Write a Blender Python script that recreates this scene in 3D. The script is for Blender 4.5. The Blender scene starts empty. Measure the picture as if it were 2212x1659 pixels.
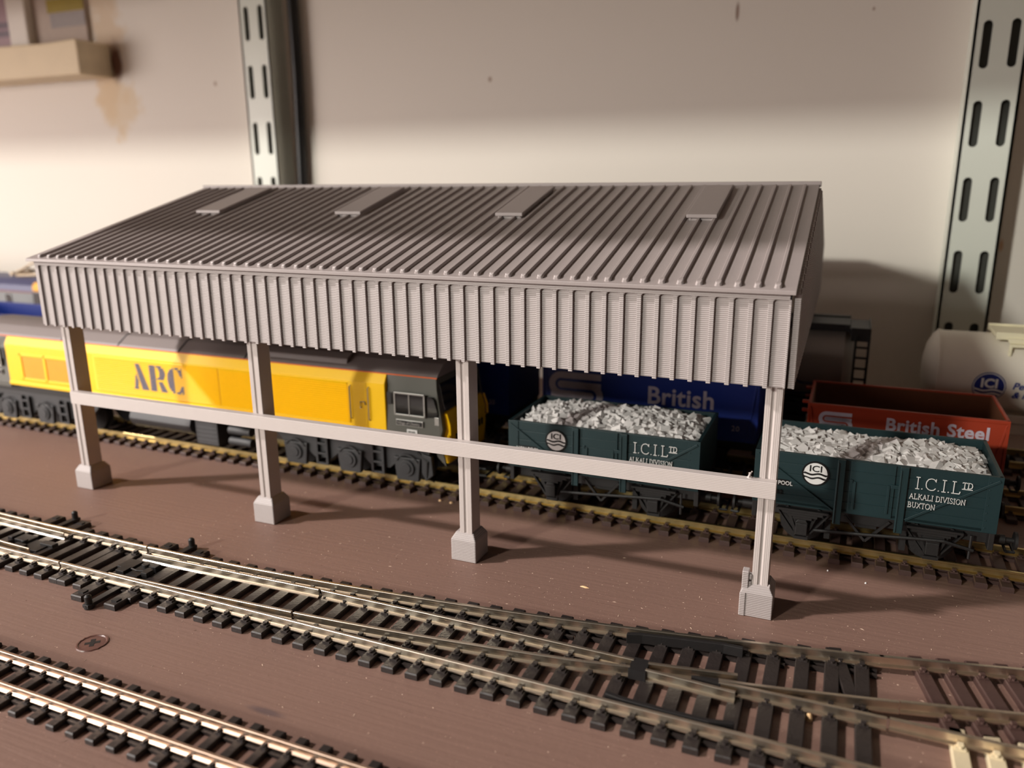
import bpy, math, random
from mathutils import Vector, Matrix
S = 0.001                      # everything below is written in millimetres
random.seed(7)
D = bpy.data; C = bpy.context.scene.collection
PI = math.pi

# ---------------------------------------------------------------- camera
cd = D.cameras.new('camera'); cam = D.objects.new('camera', cd); C.objects.link(cam)
cam.location = (254.1565*S, -195.6263*S, 112.195*S)
cam.rotation_euler = (1.3178, 0.0080, 0.3946)
cd.sensor_width = 36; cd.lens = 36*1700.17/2212
cd.clip_start = 0.005; cd.clip_end = 20
cd.dof.use_dof = True; cd.dof.focus_distance = 0.212; cd.dof.aperture_fstop = 13
bpy.context.scene.camera = cam

# ---------------------------------------------------------------- light
sc = bpy.context.scene
w = D.worlds.new('world'); sc.world = w; w.use_nodes = True
w.node_tree.nodes['Background'].inputs[0].default_value = (1.0, 0.86, 0.80, 1)
w.node_tree.nodes['Background'].inputs[1].default_value = 0.045
sc.view_settings.view_transform = 'Standard'; sc.view_settings.look = 'None'
sc.view_settings.gamma = 1; sc.view_settings.use_curve_mapping = False
sc.view_settings.exposure = 0.0

def lamp(name, aim, direction, dist, size, power, col):
    l = D.lights.new(name, 'AREA'); l.shape = 'DISK'; l.size = size; l.energy = power; l.color = col
    o = D.objects.new(name, l); C.objects.link(o)
    d = Vector(direction).normalized()
    o.location = Vector(aim)*S + d*dist
    o.rotation_euler = d.to_track_quat('Z', 'Y').to_euler()
    return o
# ceiling lamp ahead of the shelf, lamp lower down in the room, and the pale room glow behind the photographer
lamp('ceiling_lamp', (120, 0, 30), (-1.10, -0.60, 1.06), 2.6, 0.14, 70.0, (1.0, 0.93, 0.89))
lamp('room_lamp', (60, 150, 60), (-0.40, -1.0, 0.365), 2.2, 0.15, 26.0, (1.0, 0.985, 0.89))
lamp('room_glow', (0, 150, 120), (-1.20, -1.0, 0.12), 1.5, 0.9, 20.5, (1.0, 0.88, 0.82))

# ---------------------------------------------------------------- materials
def lin(c):
    return tuple(((x/255)/12.92 if x/255 <= 0.04045 else ((x/255+0.055)/1.055)**2.4) for x in c)
def mat(name, rgb, rough=0.6, metal=0.0, var=0.08, vscale=300, bump=0.0, bscale=900, spec=0.5, layer=None, coat=0):
    m = D.materials.new(name); m.use_nodes = True
    nt = m.node_tree; N = nt.nodes; L = nt.links; p = N['Principled BSDF']
    c = lin(rgb)
    p.inputs['Roughness'].default_value = rough; p.inputs['Metallic'].default_value = metal
    p.inputs['Specular IOR Level'].default_value = spec
    p.inputs['Coat Weight'].default_value = coat
    tc = N.new('ShaderNodeTexCoord'); n = N.new('ShaderNodeTexNoise'); n.inputs['Scale'].default_value = vscale
    n.inputs['Detail'].default_value = 4
    L.new(tc.outputs['Object'], n.inputs['Vector'])
    mx = N.new('ShaderNodeMix'); mx.data_type = 'RGBA'
    mx.inputs[6].default_value = (*[max(0, x*(1-var)) for x in c], 1); mx.inputs[7].default_value = (*[min(1, x*(1+var)) for x in c], 1)
    L.new(n.outputs['Fac'], mx.inputs[0]); L.new(mx.outputs[2], p.inputs['Base Color'])
    last = None
    if bump:
        b = N.new('ShaderNodeBump'); b.inputs['Strength'].default_value = bump; b.inputs['Distance'].default_value = 0.0002
        n2 = N.new('ShaderNodeTexNoise'); n2.inputs['Scale'].default_value = bscale; n2.inputs['Detail'].default_value = 3
        L.new(tc.outputs['Object'], n2.inputs['Vector']); L.new(n2.outputs['Fac'], b.inputs['Height']); last = b
    if layer:                                    # printed layer lines: (axis, pitch in mm, strength)
        ax, pitch, st = layer
        wv = N.new('ShaderNodeTexWave'); wv.bands_direction = ax; wv.inputs['Scale'].default_value = 1/(pitch*S)/ (20/ (2*PI)) / (PI*2) * 2*PI
        wv.inputs['Scale'].default_value = (2*PI/(pitch*S))/20
        wv.inputs['Distortion'].default_value = 0.6
        L.new(tc.outputs['Object'], wv.inputs['Vector'])
        b2 = N.new('ShaderNodeBump'); b2.inputs['Strength'].default_value = st; b2.inputs['Distance'].default_value = 0.00008
        L.new(wv.outputs['Fac'], b2.inputs['Height'])
        if last: L.new(last.outputs[0], b2.inputs['Normal'])
        last = b2
    if last: L.new(last.outputs[0], p.inputs['Normal'])
    return m
M = {}
M['print_z'] = mat('grey_print_plastic', (164, 155, 153), 0.42, var=0.03, bump=0.15, bscale=1500, layer=('Z', 0.5, 1.0))
M['print_x'] = mat('grey_print_plastic_long', (186, 176, 172), 0.42, var=0.03, bump=0.15, bscale=1500, layer=('X', 0.45, 0.30))
M['print_rail'] = mat('grey_print_plastic_rail', (190, 180, 176), 0.42, var=0.03, bump=0.1, bscale=1500, layer=('Z', 0.45, 0.35))
M['print_roof'] = mat('grey_print_plastic_roof', (150, 140, 138), 0.38, var=0.03, bump=0.12, bscale=1500)
M['sleeper'] = mat('dark_sleeper_plastic', (40, 33, 31), 0.5, var=0.25, bump=0.5, bscale=1400)
M['sleeper_brown'] = mat('brown_sleeper_plastic', (68, 47, 42), 0.6, var=0.2, bump=0.4, bscale=1400)
M['sleeper_cream'] = mat('cream_sleeper_plastic', (205, 190, 158), 0.6, var=0.1, bump=0.3, bscale=1400)
M['rail'] = mat('nickel_silver', (224, 211, 192), 0.30, 1.0, var=0.14, vscale=500, bump=0.05)
M['rail_pink'] = mat('coppery_rail', (226, 198, 176), 0.34, 1.0, var=0.08, vscale=500)
M['rail_dull'] = mat('brass_toned_rail', (206, 184, 130), 0.33, 1.0, var=0.14, vscale=500, bump=0.05)
M['black'] = mat('black_plastic', (24, 21, 21), 0.55, var=0.2, bump=0.2)
M['under'] = mat('underframe_grey', (50, 50, 52), 0.55, var=0.2, bump=0.3)
M['under_dark'] = mat('underframe_black', (26, 24, 24), 0.6, var=0.2, bump=0.3)
M['green'] = mat('dark_teal_paint', (19, 47, 51), 0.5, var=0.08, bump=0.15)
M['white'] = mat('white_print', (232, 232, 230), 0.5, var=0.03)
M['stone'] = mat('white_stone', (226, 222, 220), 0.6, var=0.12, vscale=800, bump=0.3, bscale=1500)
M['yellow'] = mat('yellow_paint', (248, 196, 6), 0.34, var=0.03, bump=0.03)
M['mesh_yellow'] = mat('yellow_grille', (222, 150, 6), 0.55, var=0.08, bump=0.6, bscale=2500)
M['locogrey'] = mat('loco_grey_paint', (78, 77, 70), 0.45, var=0.04, bump=0.05)
M['roofgrey'] = mat('loco_roof_grey', (120, 110, 108), 0.5, var=0.05, bump=0.08)
M['orange'] = mat('orange_line', (214, 96, 30), 0.5)
M['steelblue'] = mat('faded_blue_lettering', (58, 62, 96), 0.5)
M['glass'] = mat('dark_cab_glass', (22, 22, 24), 0.08, var=0.1, spec=0.8)
M['silver'] = mat('silver_frame', (170, 168, 164), 0.35, 0.6)
M['plate'] = mat('name_plate_black', (16, 16, 18), 0.4)
M['red'] = mat('orange_red_paint', (158, 50, 20), 0.5, var=0.05, bump=0.1)
M['rust'] = mat('rusty_inside', (96, 52, 24), 0.7, var=0.15, bump=0.3)
M['blue'] = mat('royal_blue_paint', (14, 44, 132), 0.45, var=0.05, bump=0.08)
M['lilac'] = mat('pale_print', (196, 184, 196), 0.5)
M['tankwhite'] = mat('tank_white', (226, 218, 204), 0.42, var=0.03, bump=0.05)
M['tankblue'] = mat('emblem_blue', (18, 40, 122), 0.45)
M['tankgrey'] = mat('dirty_tank_grey', (150, 140, 132), 0.5, var=0.12, vscale=60)
M['navy'] = mat('dark_slate_blue', (74, 78, 118), 0.45, var=0.05)
M['navygrey'] = mat('loco_side_grey', (128, 130, 132), 0.5, var=0.05)
M['brick_red'] = mat('dull_red_line', (120, 70, 74), 0.5)
M['wasp'] = mat('cab_yellow', (255, 178, 30), 0.3, var=0.03)
M['tan'] = mat('pale_brass', (206, 186, 160), 0.45, 0.3)
M['upright'] = mat('pale_green_grey_steel', (216, 221, 211), 0.38, var=0.03, vscale=40, bump=0.05)
M['lining_or_shade'] = mat('painted_channel_shade', (58, 58, 52), 0.6)  # dark tone standing for the shade inside the upright channels
M['cable'] = mat('black_cable', (14, 14, 15), 0.4)
M['shelfwood'] = mat('shelf_board', (200, 190, 175), 0.6)
M['dust'] = mat('dust', (196, 168, 148), 0.8, var=0.2)
M['chipwood'] = mat('pale_wood_chip', (226, 186, 138), 0.6)
M['windowwhite'] = mat('white_window_frame', (228, 220, 212), 0.5, var=0.03)
M['windowpanel'] = mat('taupe_window_panel', (178, 160, 148), 0.6, var=0.05)
M['sticker_y'] = mat('olive_yellow_sticker', (150, 128, 22), 0.5, var=0.12, vscale=90)
M['sticker_g'] = mat('grey_sticker', (146, 136, 134), 0.5, var=0.1)
M['screw'] = mat('brown_painted_screw', (98, 66, 58), 0.35, var=0.15, bump=0.3)

def board_mat():
    m = mat('brown_painted_board', (126, 98, 87), 0.55, var=0.10, vscale=25, bump=0.25, bscale=700, spec=0.4)
    nt = m.node_tree; N = nt.nodes; L = nt.links; p = N['Principled BSDF']
    tc = N.new('ShaderNodeTexCoord'); mp = N.new('ShaderNodeMapping'); mp.inputs['Scale'].default_value = (18, 420, 60)
    mp.inputs['Rotation'].default_value = (0, 0, 0.02)
    L.new(tc.outputs['Object'], mp.inputs['Vector'])
    n = N.new('ShaderNodeTexNoise'); n.inputs['Scale'].default_value = 2.0; n.inputs['Detail'].default_value = 5
    L.new(mp.outputs[0], n.inputs['Vector'])
    b = N.new('ShaderNodeBump'); b.inputs['Strength'].default_value = 0.7; b.inputs['Distance'].default_value = 0.0002
    L.new(n.outputs['Fac'], b.inputs['Height'])
    old = p.inputs['Normal'].links[0].from_socket
    L.new(old, b.inputs['Normal']); L.new(b.outputs[0], p.inputs['Normal'])
    # fine pale scuffs
    v = N.new('ShaderNodeTexNoise'); v.inputs['Scale'].default_value = 1500; v.inputs['Detail'].default_value = 2
    L.new(tc.outputs['Object'], v.inputs['Vector'])
    r = N.new('ShaderNodeMapRange'); r.inputs[1].default_value = 0.66; r.inputs[2].default_value = 0.74
    L.new(v.outputs['Fac'], r.inputs[0])
    mx = N.new('ShaderNodeMix'); mx.data_type = 'RGBA'; mx.inputs[7].default_value = (*lin((160, 124, 110)), 1)
    src = p.inputs['Base Color'].links[0].from_socket
    L.new(src, mx.inputs[6])
    k = N.new('ShaderNodeMath'); k.operation = 'MULTIPLY'; k.inputs[1].default_value = 0.6
    L.new(r.outputs[0], k.inputs[0]); L.new(k.outputs[0], mx.inputs[0])
    m2 = N.new('ShaderNodeMapping'); m2.vector_type = 'POINT'; m2.inputs['Location'].default_value = (-0.1462/0.006, 0.0792/0.0013, 0); m2.inputs['Scale'].default_value = (1/0.006, 1/0.0013, 0)
    L.new(tc.outputs['Object'], m2.inputs['Vector'])
    ln = N.new('ShaderNodeVectorMath'); ln.operation = 'LENGTH'; L.new(m2.outputs[0], ln.inputs[0])
    r2 = N.new('ShaderNodeMapRange'); r2.inputs[1].default_value = 1.0; r2.inputs[2].default_value = 0.4; r2.inputs[4].default_value = 0.6
    L.new(ln.outputs['Value'], r2.inputs[0])
    mz = N.new('ShaderNodeMix'); mz.data_type = 'RGBA'; mz.inputs[7].default_value = (*lin((66, 58, 66)), 1)
    L.new(r2.outputs[0], mz.inputs[0]); L.new(mx.outputs[2], mz.inputs[6]); L.new(mz.outputs[2], p.inputs['Base Color'])
    return m
M['board'] = board_mat()

def wall_mat():
    m = mat('painted_wall', (226, 219, 210), 0.7, var=0.02, vscale=6, bump=0.12, bscale=60)
    nt = m.node_tree; N = nt.nodes; L = nt.links; p = N['Principled BSDF']
    tc = N.new('ShaderNodeTexCoord'); sp = N.new('ShaderNodeSeparateXYZ'); L.new(tc.outputs['Object'], sp.inputs[0])
    nz = N.new('ShaderNodeTexNoise'); nz.inputs['Scale'].default_value = 75; nz.inputs['Detail'].default_value = 5
    L.new(tc.outputs['Object'], nz.inputs['Vector'])
    def mth(op, a, b=None):
        n = N.new('ShaderNodeMath'); n.operation = op
        for i, q in enumerate((a, b)):
            if q is None: continue
            if isinstance(q, (int, float)): n.inputs[i].default_value = q
            else: L.new(q, n.inputs[i])
        return n.outputs[0]
    cur = p.inputs['Base Color'].links[0].from_socket
    def blob(cx, cz, rx, rz, col, amount, soft, wob):
        nonlocal cur
        dx = mth('DIVIDE', mth('SUBTRACT', sp.outputs[0], cx*S), rx*S)
        dz = mth('DIVIDE', mth('SUBTRACT', sp.outputs[2], cz*S), rz*S)
        d = mth('SQRT', mth('ADD', mth('MULTIPLY', dx, dx), mth('MULTIPLY', dz, dz)))
        d = mth('ADD', d, mth('MULTIPLY', mth('SUBTRACT', nz.outputs['Fac'], 0.5), wob))
        r = N.new('ShaderNodeMapRange'); r.inputs[1].default_value = 1.0; r.inputs[2].default_value = 1.0-soft
        r.inputs[3].default_value = 0; r.inputs[4].default_value = amount
        L.new(d, r.inputs[0])
        mx = N.new('ShaderNodeMix'); mx.data_type = 'RGBA'; mx.inputs[7].default_value = (*lin(col), 1)
        L.new(r.outputs[0], mx.inputs[0]); L.new(cur, mx.inputs[6]); cur = mx.outputs[2]
    blob(-214, 205, 16, 55, (214, 184, 146), 0.6, 0.4, 1.8)      # brown water stain beside the timber sill
    blob(-210, 165, 22, 24, (216, 192, 154), 0.6, 0.4, 1.8)
    blob(-207, 191, 7, 16, (96, 56, 40), 0.95, 0.5, 0.8)
    for x, z, r in ((66.8, 166, 1.3), (-124.7, 173.4, 1.4), (257, 186, 0.8)):
        blob(x, z, r, r*1.3, (150, 120, 100), 0.8, 0.6, 0.6)
    blob(197, 189, 1.0, 5, (120, 84, 64), 0.8, 0.6, 1.4)
    blob(320, 82, 1.2, 4, (206, 160, 120), 0.9, 0.6, 0.6)
    L.new(cur, p.inputs['Base Color'])
    return m
M['wall'] = wall_mat()

# ---------------------------------------------------------------- mesh helpers
class MB:
    def __init__(s): s.v = []; s.f = []
    def add(s, vs, fs):
        b = len(s.v); s.v += [tuple(q) for q in vs]; s.f += [tuple(b+i for i in f) for f in fs]; return s
    def box(s, x0, x1, y0, y1, z0, z1):
        return s.add([(x, y, z) for z in (z0, z1) for y in (y0, y1) for x in (x0, x1)],
                     [(0, 2, 3, 1), (4, 5, 7, 6), (0, 1, 5, 4), (2, 6, 7, 3), (0, 4, 6, 2), (1, 3, 7, 5)])
    def prism(s, pts, axis, a, b):
        """pts in the plane across the axis: x -> (y,z), y -> (x,z), z -> (x,y)"""
        def P(q, t):
            return (t, q[0], q[1]) if axis == 'x' else (q[0], t, q[1]) if axis == 'y' else (q[0], q[1], t)
        n = len(pts); vs = [P(q, a) for q in pts]+[P(q, b) for q in pts]
        fs = [tuple(range(n)), tuple(reversed(range(n, 2*n)))]+[(i, i+n, (i+1) % n+n, (i+1) % n) for i in range(n)]
        return s.add(vs, fs)
    def loft(s, rings, cap=True, closed=True):
        n = len(rings[0]); b = []
        for r in rings: b += r
        fs = []
        for k in range(len(rings)-1):
            for i in range(n if closed else n-1):
                j = (i+1) % n; fs.append((k*n+i, k*n+j, (k+1)*n+j, (k+1)*n+i))
        if cap: fs += [tuple(reversed(range(n))), tuple(range((len(rings)-1)*n, len(rings)*n))]
        return s.add(b, fs)
    def cyl(s, c, axis, r, h, n=20, r2=None):
        """centre of base c, along +axis by h"""
        r2 = r if r2 is None else r2
        def P(a, rr, t):
            u, v = rr*math.cos(a), rr*math.sin(a)
            return (c[0]+t, c[1]+u, c[2]+v) if axis == 'x' else (c[0]+u, c[1]+t, c[2]+v) if axis == 'y' else (c[0]+u, c[1]+v, c[2]+t)
        return s.loft([[P(2*PI*i/n, r, 0) for i in range(n)], [P(2*PI*i/n, r2, h) for i in range(n)]])
    def tube(s, pts, r, n=8):
        pts = [Vector(p) for p in pts]; rings = []
        for i, p in enumerate(pts):
            t = (pts[min(i+1, len(pts)-1)]-pts[max(i-1, 0)]).normalized()
            u = t.cross(Vector((0, 0, 1))) if abs(t.z) < 0.9 else t.cross(Vector((1, 0, 0)))
            u.normalize(); v = t.cross(u)
            rings.append([tuple(p+u*r*math.cos(2*PI*k/n)+v*r*math.sin(2*PI*k/n)) for k in range(n)])
        return s.loft(rings)
    def strap(s, a, b, wd, y0, y1):
        """flat bar on a side plane from (x,z) a to b"""
        d = Vector((b[0]-a[0], b[1]-a[1])).normalized()*wd/2; n = (-d.y, d.x)
        return s.prism([(a[0]+n[0], a[1]+n[1]), (a[0]-n[0], a[1]-n[1]), (b[0]-n[0], b[1]-n[1]), (b[0]+n[0], b[1]+n[1])], 'y', y0, y1)
    def build(s, name, m, parent=None, loc=None, rz=0, bevel=0, smooth=False, seg=2, kind=None, label=None):
        me = D.meshes.new(name); me.from_pydata([(x*S, y*S, z*S) for x, y, z in s.v], [], s.f)
        import bmesh
        bm = bmesh.new(); bm.from_mesh(me); bmesh.ops.recalc_face_normals(bm, faces=bm.faces); bm.to_mesh(me); bm.free()
        me.materials.append(M[m] if isinstance(m, str) else m)
        o = D.objects.new(name, me); C.objects.link(o)
        if parent: o.parent = parent
        if loc: o.location = Vector(loc)*S
        o.rotation_euler.z = rz
        if smooth:
            for p in me.polygons: p.use_smooth = True
            try: me.set_sharp_from_angle(angle=math.radians(35))
            except Exception: pass
        if bevel:
            b = o.modifiers.new('bevel', 'BEVEL'); b.width = bevel*S; b.segments = seg; b.limit_method = 'ANGLE'
        if kind: o['kind'] = kind
        if label: o['label'] = label
        return o

def empty(name, loc=(0, 0, 0), rz=0):
    o = D.objects.new(name, None); C.objects.link(o); o.location = Vector(loc)*S; o.rotation_euler.z = rz; return o
def tag(o, label, cat, group=None, kind=None):
    o['label'] = label; o['category'] = cat
    if group: o['group'] = group
    if kind: o['kind'] = kind
    return o
def copy_tree(o, parent=None):
    c = o.copy(); C.objects.link(c)
    if parent: c.parent = parent
    for ch in list(o.children): copy_tree(ch, c)
    return c

def text_mb(body, size, x, z, y, thick=0.0, shear=0.0, align='LEFT', extrude=0.06, spacing=1.0, sx=1.0):
    cu = D.curves.new('t', 'FONT'); cu.body = body; cu.size = size; cu.extrude = extrude; cu.offset = thick
    cu.shear = shear; cu.align_x = align; cu.space_character = spacing; cu.resolution_u = 3
    ob = D.objects.new('t', cu); me = D.meshes.new_from_object(ob)
    mb = MB(); mb.add([(x+v.co.x*sx, y+(-v.co.z), z+v.co.y) for v in me.vertices], [tuple(p.vertices) for p in me.polygons])
    D.objects.remove(ob); D.curves.remove(cu); D.meshes.remove(me)
    return mb

# poly-line strokes with width, laid on a side plane (y = const)
def stroke(mb, pts, wd, y0, y1):
    for a, b in zip(pts, pts[1:]): mb.strap(a, b, wd, y0, y1)
def ribbon(mb, pts, wd, y0, y1):
    L = []; R = []
    for i, p in enumerate(pts):
        a = Vector(pts[max(i-1, 0)]); b = Vector(pts[min(i+1, len(pts)-1)]); d = (b-a).normalized(); n = Vector((-d.y, d.x))*wd/2
        L.append((p[0]+n.x, p[1]+n.y)); R.append((p[0]-n.x, p[1]-n.y))
    for i in range(len(pts)-1): mb.prism([L[i], R[i], R[i+1], L[i+1]], 'y', y0, y1)
GLY = {  # serif letters on a unit-high cell; (width, strokes)
 'I': (0.36, [[(.18, 0), (.18, 1)], [(.04, 0), (.32, 0)], [(.04, 1), (.32, 1)]]),
 'C': (0.80, [[(.72, .78), (.60, .95), (.42, 1), (.22, .92), (.10, .70), (.08, .45), (.12, .22), (.28, .05), (.46, 0), (.62, .04), (.74, .2)], [(.72, 1), (.72, .74)]]),
 'L': (0.66, [[(.16, 0), (.16, 1)], [(.03, 1), (.30, 1)], [(.03, 0), (.56, 0), (.60, .2)]]),
 'T': (0.62, [[(.31, 0), (.31, 1)], [(.04, .86), (.06, 1), (.56, 1), (.58, .86)], [(.20, 0), (.42, 0)]]),
 'D': (0.74, [[(.16, 0), (.16, 1)], [(.04, 1), (.36, 1), (.58, .88), (.66, .5), (.58, .12), (.36, 0), (.04, 0)]]),
 'A': (0.74, [[(.10, 0), (.37, 1), (.64, 0)], [(.2, .36), (.55, .36)], [(.02, 0), (.2, 0)], [(.54, 0), (.74, 0)]]),
 'K': (0.74, [[(.16, 0), (.16, 1)], [(.62, 1), (.18, .45)], [(.3, .6), (.66, 0)], [(.05, 0), (.27, 0)], [(.05, 1), (.27, 1)], [(.55, 0), (.74, 0)]]),
 'V': (0.72, [[(.10, 1), (.37, 0), (.64, 1)], [(.0, 1), (.22, 1)], [(.54, 1), (.74, 1)]]),
 'S': (0.60, [[(.52, .78), (.46, .95), (.28, 1), (.12, .88), (.14, .64), (.40, .44), (.52, .26), (.42, .05), (.24, 0), (.08, .08), (.06, .28)]]),
 'O': (0.82, [[(.41, 1), (.22, .93), (.10, .70), (.10, .30), (.22, .07), (.41, 0), (.60, .07), (.72, .30), (.72, .70), (.60, .93), (.41, 1)]]),
 'N': (0.80, [[(.14, 0), (.14, 1), (.62, 0), (.62, 1)], [(.04, 0), (.24, 0)], [(.52, 1), (.72, 1)]]),
 'B': (0.68, [[(.16, 0), (.16, 1)], [(.04, 1), (.38, 1), (.52, .88), (.48, .6), (.18, .54)], [(.18, .54), (.5, .48), (.60, .26), (.5, .04), (.04, 0)]]),
 'U': (0.76, [[(.14, 1), (.14, .25), (.26, .04), (.46, .04), (.58, .25), (.58, 1)], [(.03, 1), (.25, 1)], [(.48, 1), (.7, 1)]]),
 'X': (0.72, [[(.10, 0), (.60, 1)], [(.10, 1), (.62, 0)], [(.0, 0), (.2, 0)], [(.5, 1), (.7, 1)]]),
 '.': (0.30, [[(.10, .0), (.17, .06)]]), ' ': (0.34, [])}
def serif(mb, txt, x, z, h, wd, y0, y1, sx=1.0):
    for ch in txt:
        wdt, st = GLY[ch]
        for pl in st: stroke(mb, [(x+p[0]*h*sx, z+p[1]*h) for p in pl], wd, y0, y1)
        x += wdt*h*sx
    return x

# ================================================================ SETTING
b = MB(); b.box(-900, 900, 224, 236, -300, 600)
wall = b.build('wall_back', 'wall'); wall['kind'] = 'structure'

b = MB(); b.box(-760, 700, -330, 224, -18, 0)
board = b.build('layout_board', 'board')
tag(board, 'brown-painted wooden baseboard that carries all the model railway tracks', 'board')

# painted timber sill and window at the top left
b = MB()
pts = [(-600, 181), (-211, 181), (-211, 201.2), (-213, 202.6), (-240, 201.6), (-290, 202.4), (-600, 203)]
b.prism(pts, 'y', 198, 223.8)
sill_m = mat('cream_painted_timber', (226, 208, 176), 0.6, var=0.05, vscale=60, bump=0.3, bscale=200)
nt = sill_m.node_tree; N = nt.nodes; L = nt.links
tc = N.new('ShaderNodeTexCoord'); spx = N.new('ShaderNodeSeparateXYZ'); L.new(tc.outputs['Object'], spx.inputs[0])
nzz = N.new('ShaderNodeTexNoise'); nzz.inputs['Scale'].default_value = 45; L.new(tc.outputs['Object'], nzz.inputs['Vector'])
ad = N.new('ShaderNodeMath'); ad.operation = 'MULTIPLY_ADD'; ad.inputs[1].default_value = 0.006; L.new(nzz.outputs['Fac'], ad.inputs[0]); L.new(spx.outputs[0], ad.inputs[2])
mr = N.new('ShaderNodeMapRange'); mr.inputs[1].default_value = -0.2090; mr.inputs[2].default_value = -0.2040; mr.inputs[4].default_value = 0.75
L.new(ad.outputs[0], mr.inputs[0])
mxx = N.new('ShaderNodeMix'); mxx.data_type = 'RGBA'; mxx.inputs[7].default_value = (*lin((112, 84, 66)), 1)
src = N['Principled BSDF'].inputs['Base Color'].links[0].from_socket
L.new(mr.outputs[0], mxx.inputs[0]); L.new(src, mxx.inputs[6]); L.new(mxx.outputs[2], N['Principled BSDF'].inputs['Base Color'])
o = b.build('trim_1', sill_m, bevel=1.2); o['kind'] = 'structure'; o['label'] = 'cream painted timber sill with a stained end under the window'
wroot = empty('window_1', (-300, 224, 204)); wroot['kind'] = 'structure'
def wl(mb, x0, x1, y0, y1, z0, z1): mb.box(x0+300, x1+300, y0-224, y1-224, z0-204, z1-204)
b = MB(); wl(b, -296, -277, 216, 223.8, 203, 330); wl(b, -600, -582, 216, 223.8, 203, 330)
b.build('window_frame', 'windowwhite', wroot, bevel=1.5)
b = MB(); wl(b, -277, -227, 221.5, 223.9, 203, 330)
b.build('window_panel', 'windowpanel', wroot, bevel=0.5)
b = MB(); wl(b, -582, -296, 222, 223.9, 203, 330)
b.build('window_pane', mat('mauve_window_pane', (176, 150, 158), 0.25, var=0.05), wroot)
b = MB()
for z0, z1 in ((219, 223), (213.5, 217.5), (206.4, 207.4)): wl(b, -582, -296, 221.6, 222, z0, z1)
b.build('window_bar', mat('dark_mauve_bar', (112, 96, 110), 0.4), wroot)
b = MB(); wl(b, -262, -227.5, 221.2, 221.5, 225, 233.2); wl(b, -262, -227.5, 221.2, 221.5, 233.8, 252)
b.build('yellow_sticker', 'sticker_y', wroot, label='olive yellow sticker on the window panel')
b = MB(); wl(b, -260, -227.5, 221.25, 221.5, 215.5, 224.4)
b.build('grey_sticker', 'sticker_g', wroot, label='grey band below the yellow sticker')

# slotted uprights
def upright(x0, zs, label):
    """front face y=209 x0..x0+20.3 ; slots given by z of their tops, cut through"""
    x1 = x0+20.3; m = MB(); yf, yb = 209.0, 224.0
    cols = [(x0+3.3, x0+6.9), (x0+13.6, x0+17.2)]
    top, bot = 420.0, -60.0
    zs = sorted(zs)
    edges = [bot]
    # face built as strips: full-height strips between slot columns, and bridge pieces between slots
    n = 5
    def strip(a, b, z0, z1): m.add([(a, yf, z0), (b, yf, z0), (b, yf, z1), (a, yf, z1), (a, yf+1, z0), (b, yf+1, z0), (b, yf+1, z1), (a, yf+1, z1)], [(0, 1, 2, 3), (7, 6, 5, 4)])
    strip(x0, cols[0][0], bot, top); strip(cols[0][1], cols[1][0], bot, top); strip(cols[1][1], x1, bot, top)
    for (a, c) in cols:
        r = (c-a)/2; xm = (a+c)/2; prev = bot
        for zt in zs:
            zb = zt-19.0
            lo = [(xm-r*math.cos(PI*i/(2*n)*1.0), zb+r-r*math.sin(PI*i/(2*n))) for i in range(0, n+1)]+[(xm+r*math.sin(PI*i/(2*n)), zb+r-r*math.cos(PI*i/(2*n))) for i in range(1, n+1)]
            hi = [(q[0], 2*(zb+9.5)-q[1]) for q in lo]
            # solid piece from prev to the slot's lower curve
            for i in range(len(lo)-1):
                m.add([(lo[i][0], yf, prev if not isinstance(prev, list) else prev[i][1]), (lo[i+1][0], yf, prev if not isinstance(prev, list) else prev[i+1][1]), (lo[i+1][0], yf, lo[i+1][1]), (lo[i][0], yf, lo[i][1])], [(0, 1, 2, 3)])
            loop = lo+list(reversed(hi))
            k = len(loop)
            m.add([(q[0], yf, q[1]) for q in loop]+[(q[0], yf+1.4, q[1]) for q in loop], [(i, (i+1) % k, (i+1) % k+k, i+k) for i in range(k)])
            prev = hi
        for i in range(len(prev)-1):
            m.add([(prev[i][0], yf, prev[i][1]), (prev[i+1][0], yf, prev[i+1][1]), (prev[i+1][0], yf, top), (prev[i][0], yf, top)], [(0, 1, 2, 3)])
    # side flanges
    m.box(x0, x0+1.2, yf, yb, bot, top); m.box(x1-1.2, x1, yf, yb, bot, top)
    # inner strengthening web between the slot columns
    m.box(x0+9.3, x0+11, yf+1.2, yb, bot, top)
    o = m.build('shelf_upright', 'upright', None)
    m = MB(); m.box(x0+1.3, x1-1.3, yf+3.0, yf+3.6, bot+1, top-1); m.build('channel_shade_panel', 'lining_or_shade', o)  # added dark panel, paints the shade seen through the slots
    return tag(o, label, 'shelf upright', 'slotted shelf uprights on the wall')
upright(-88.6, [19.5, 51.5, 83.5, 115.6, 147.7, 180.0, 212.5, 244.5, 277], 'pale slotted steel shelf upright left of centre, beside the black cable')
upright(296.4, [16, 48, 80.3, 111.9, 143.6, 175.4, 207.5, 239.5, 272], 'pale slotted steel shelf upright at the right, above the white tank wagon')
b = MB(); pts = []
for i in range(40):
    z = -40+i*12; pts.append((-57.5-3.0*max(0, min(1, (170-z)/90))*1.0, 219.5, z))
b.tube(pts, 3.1, 12)
tag(b.build('power_cable', 'cable', smooth=True), 'thick black cable hanging down the wall beside the left shelf upright', 'cable')
# the unseen shelf those uprights carry, over the layout
b = MB(); b.box(-760, 600, -52, 160, 222, 240); b.box(-760, 600, 148, 160, 240, 430)  # tall rear upstand is added to keep lamp light off the upper wall
shelf = tag(b.build('unseen_wall_shelf', 'shelfwood', bevel=1), 'unseen deep pale board shelf carried by the slotted uprights above the layout, with an added light-blocking rear upstand', 'shelf')

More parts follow.
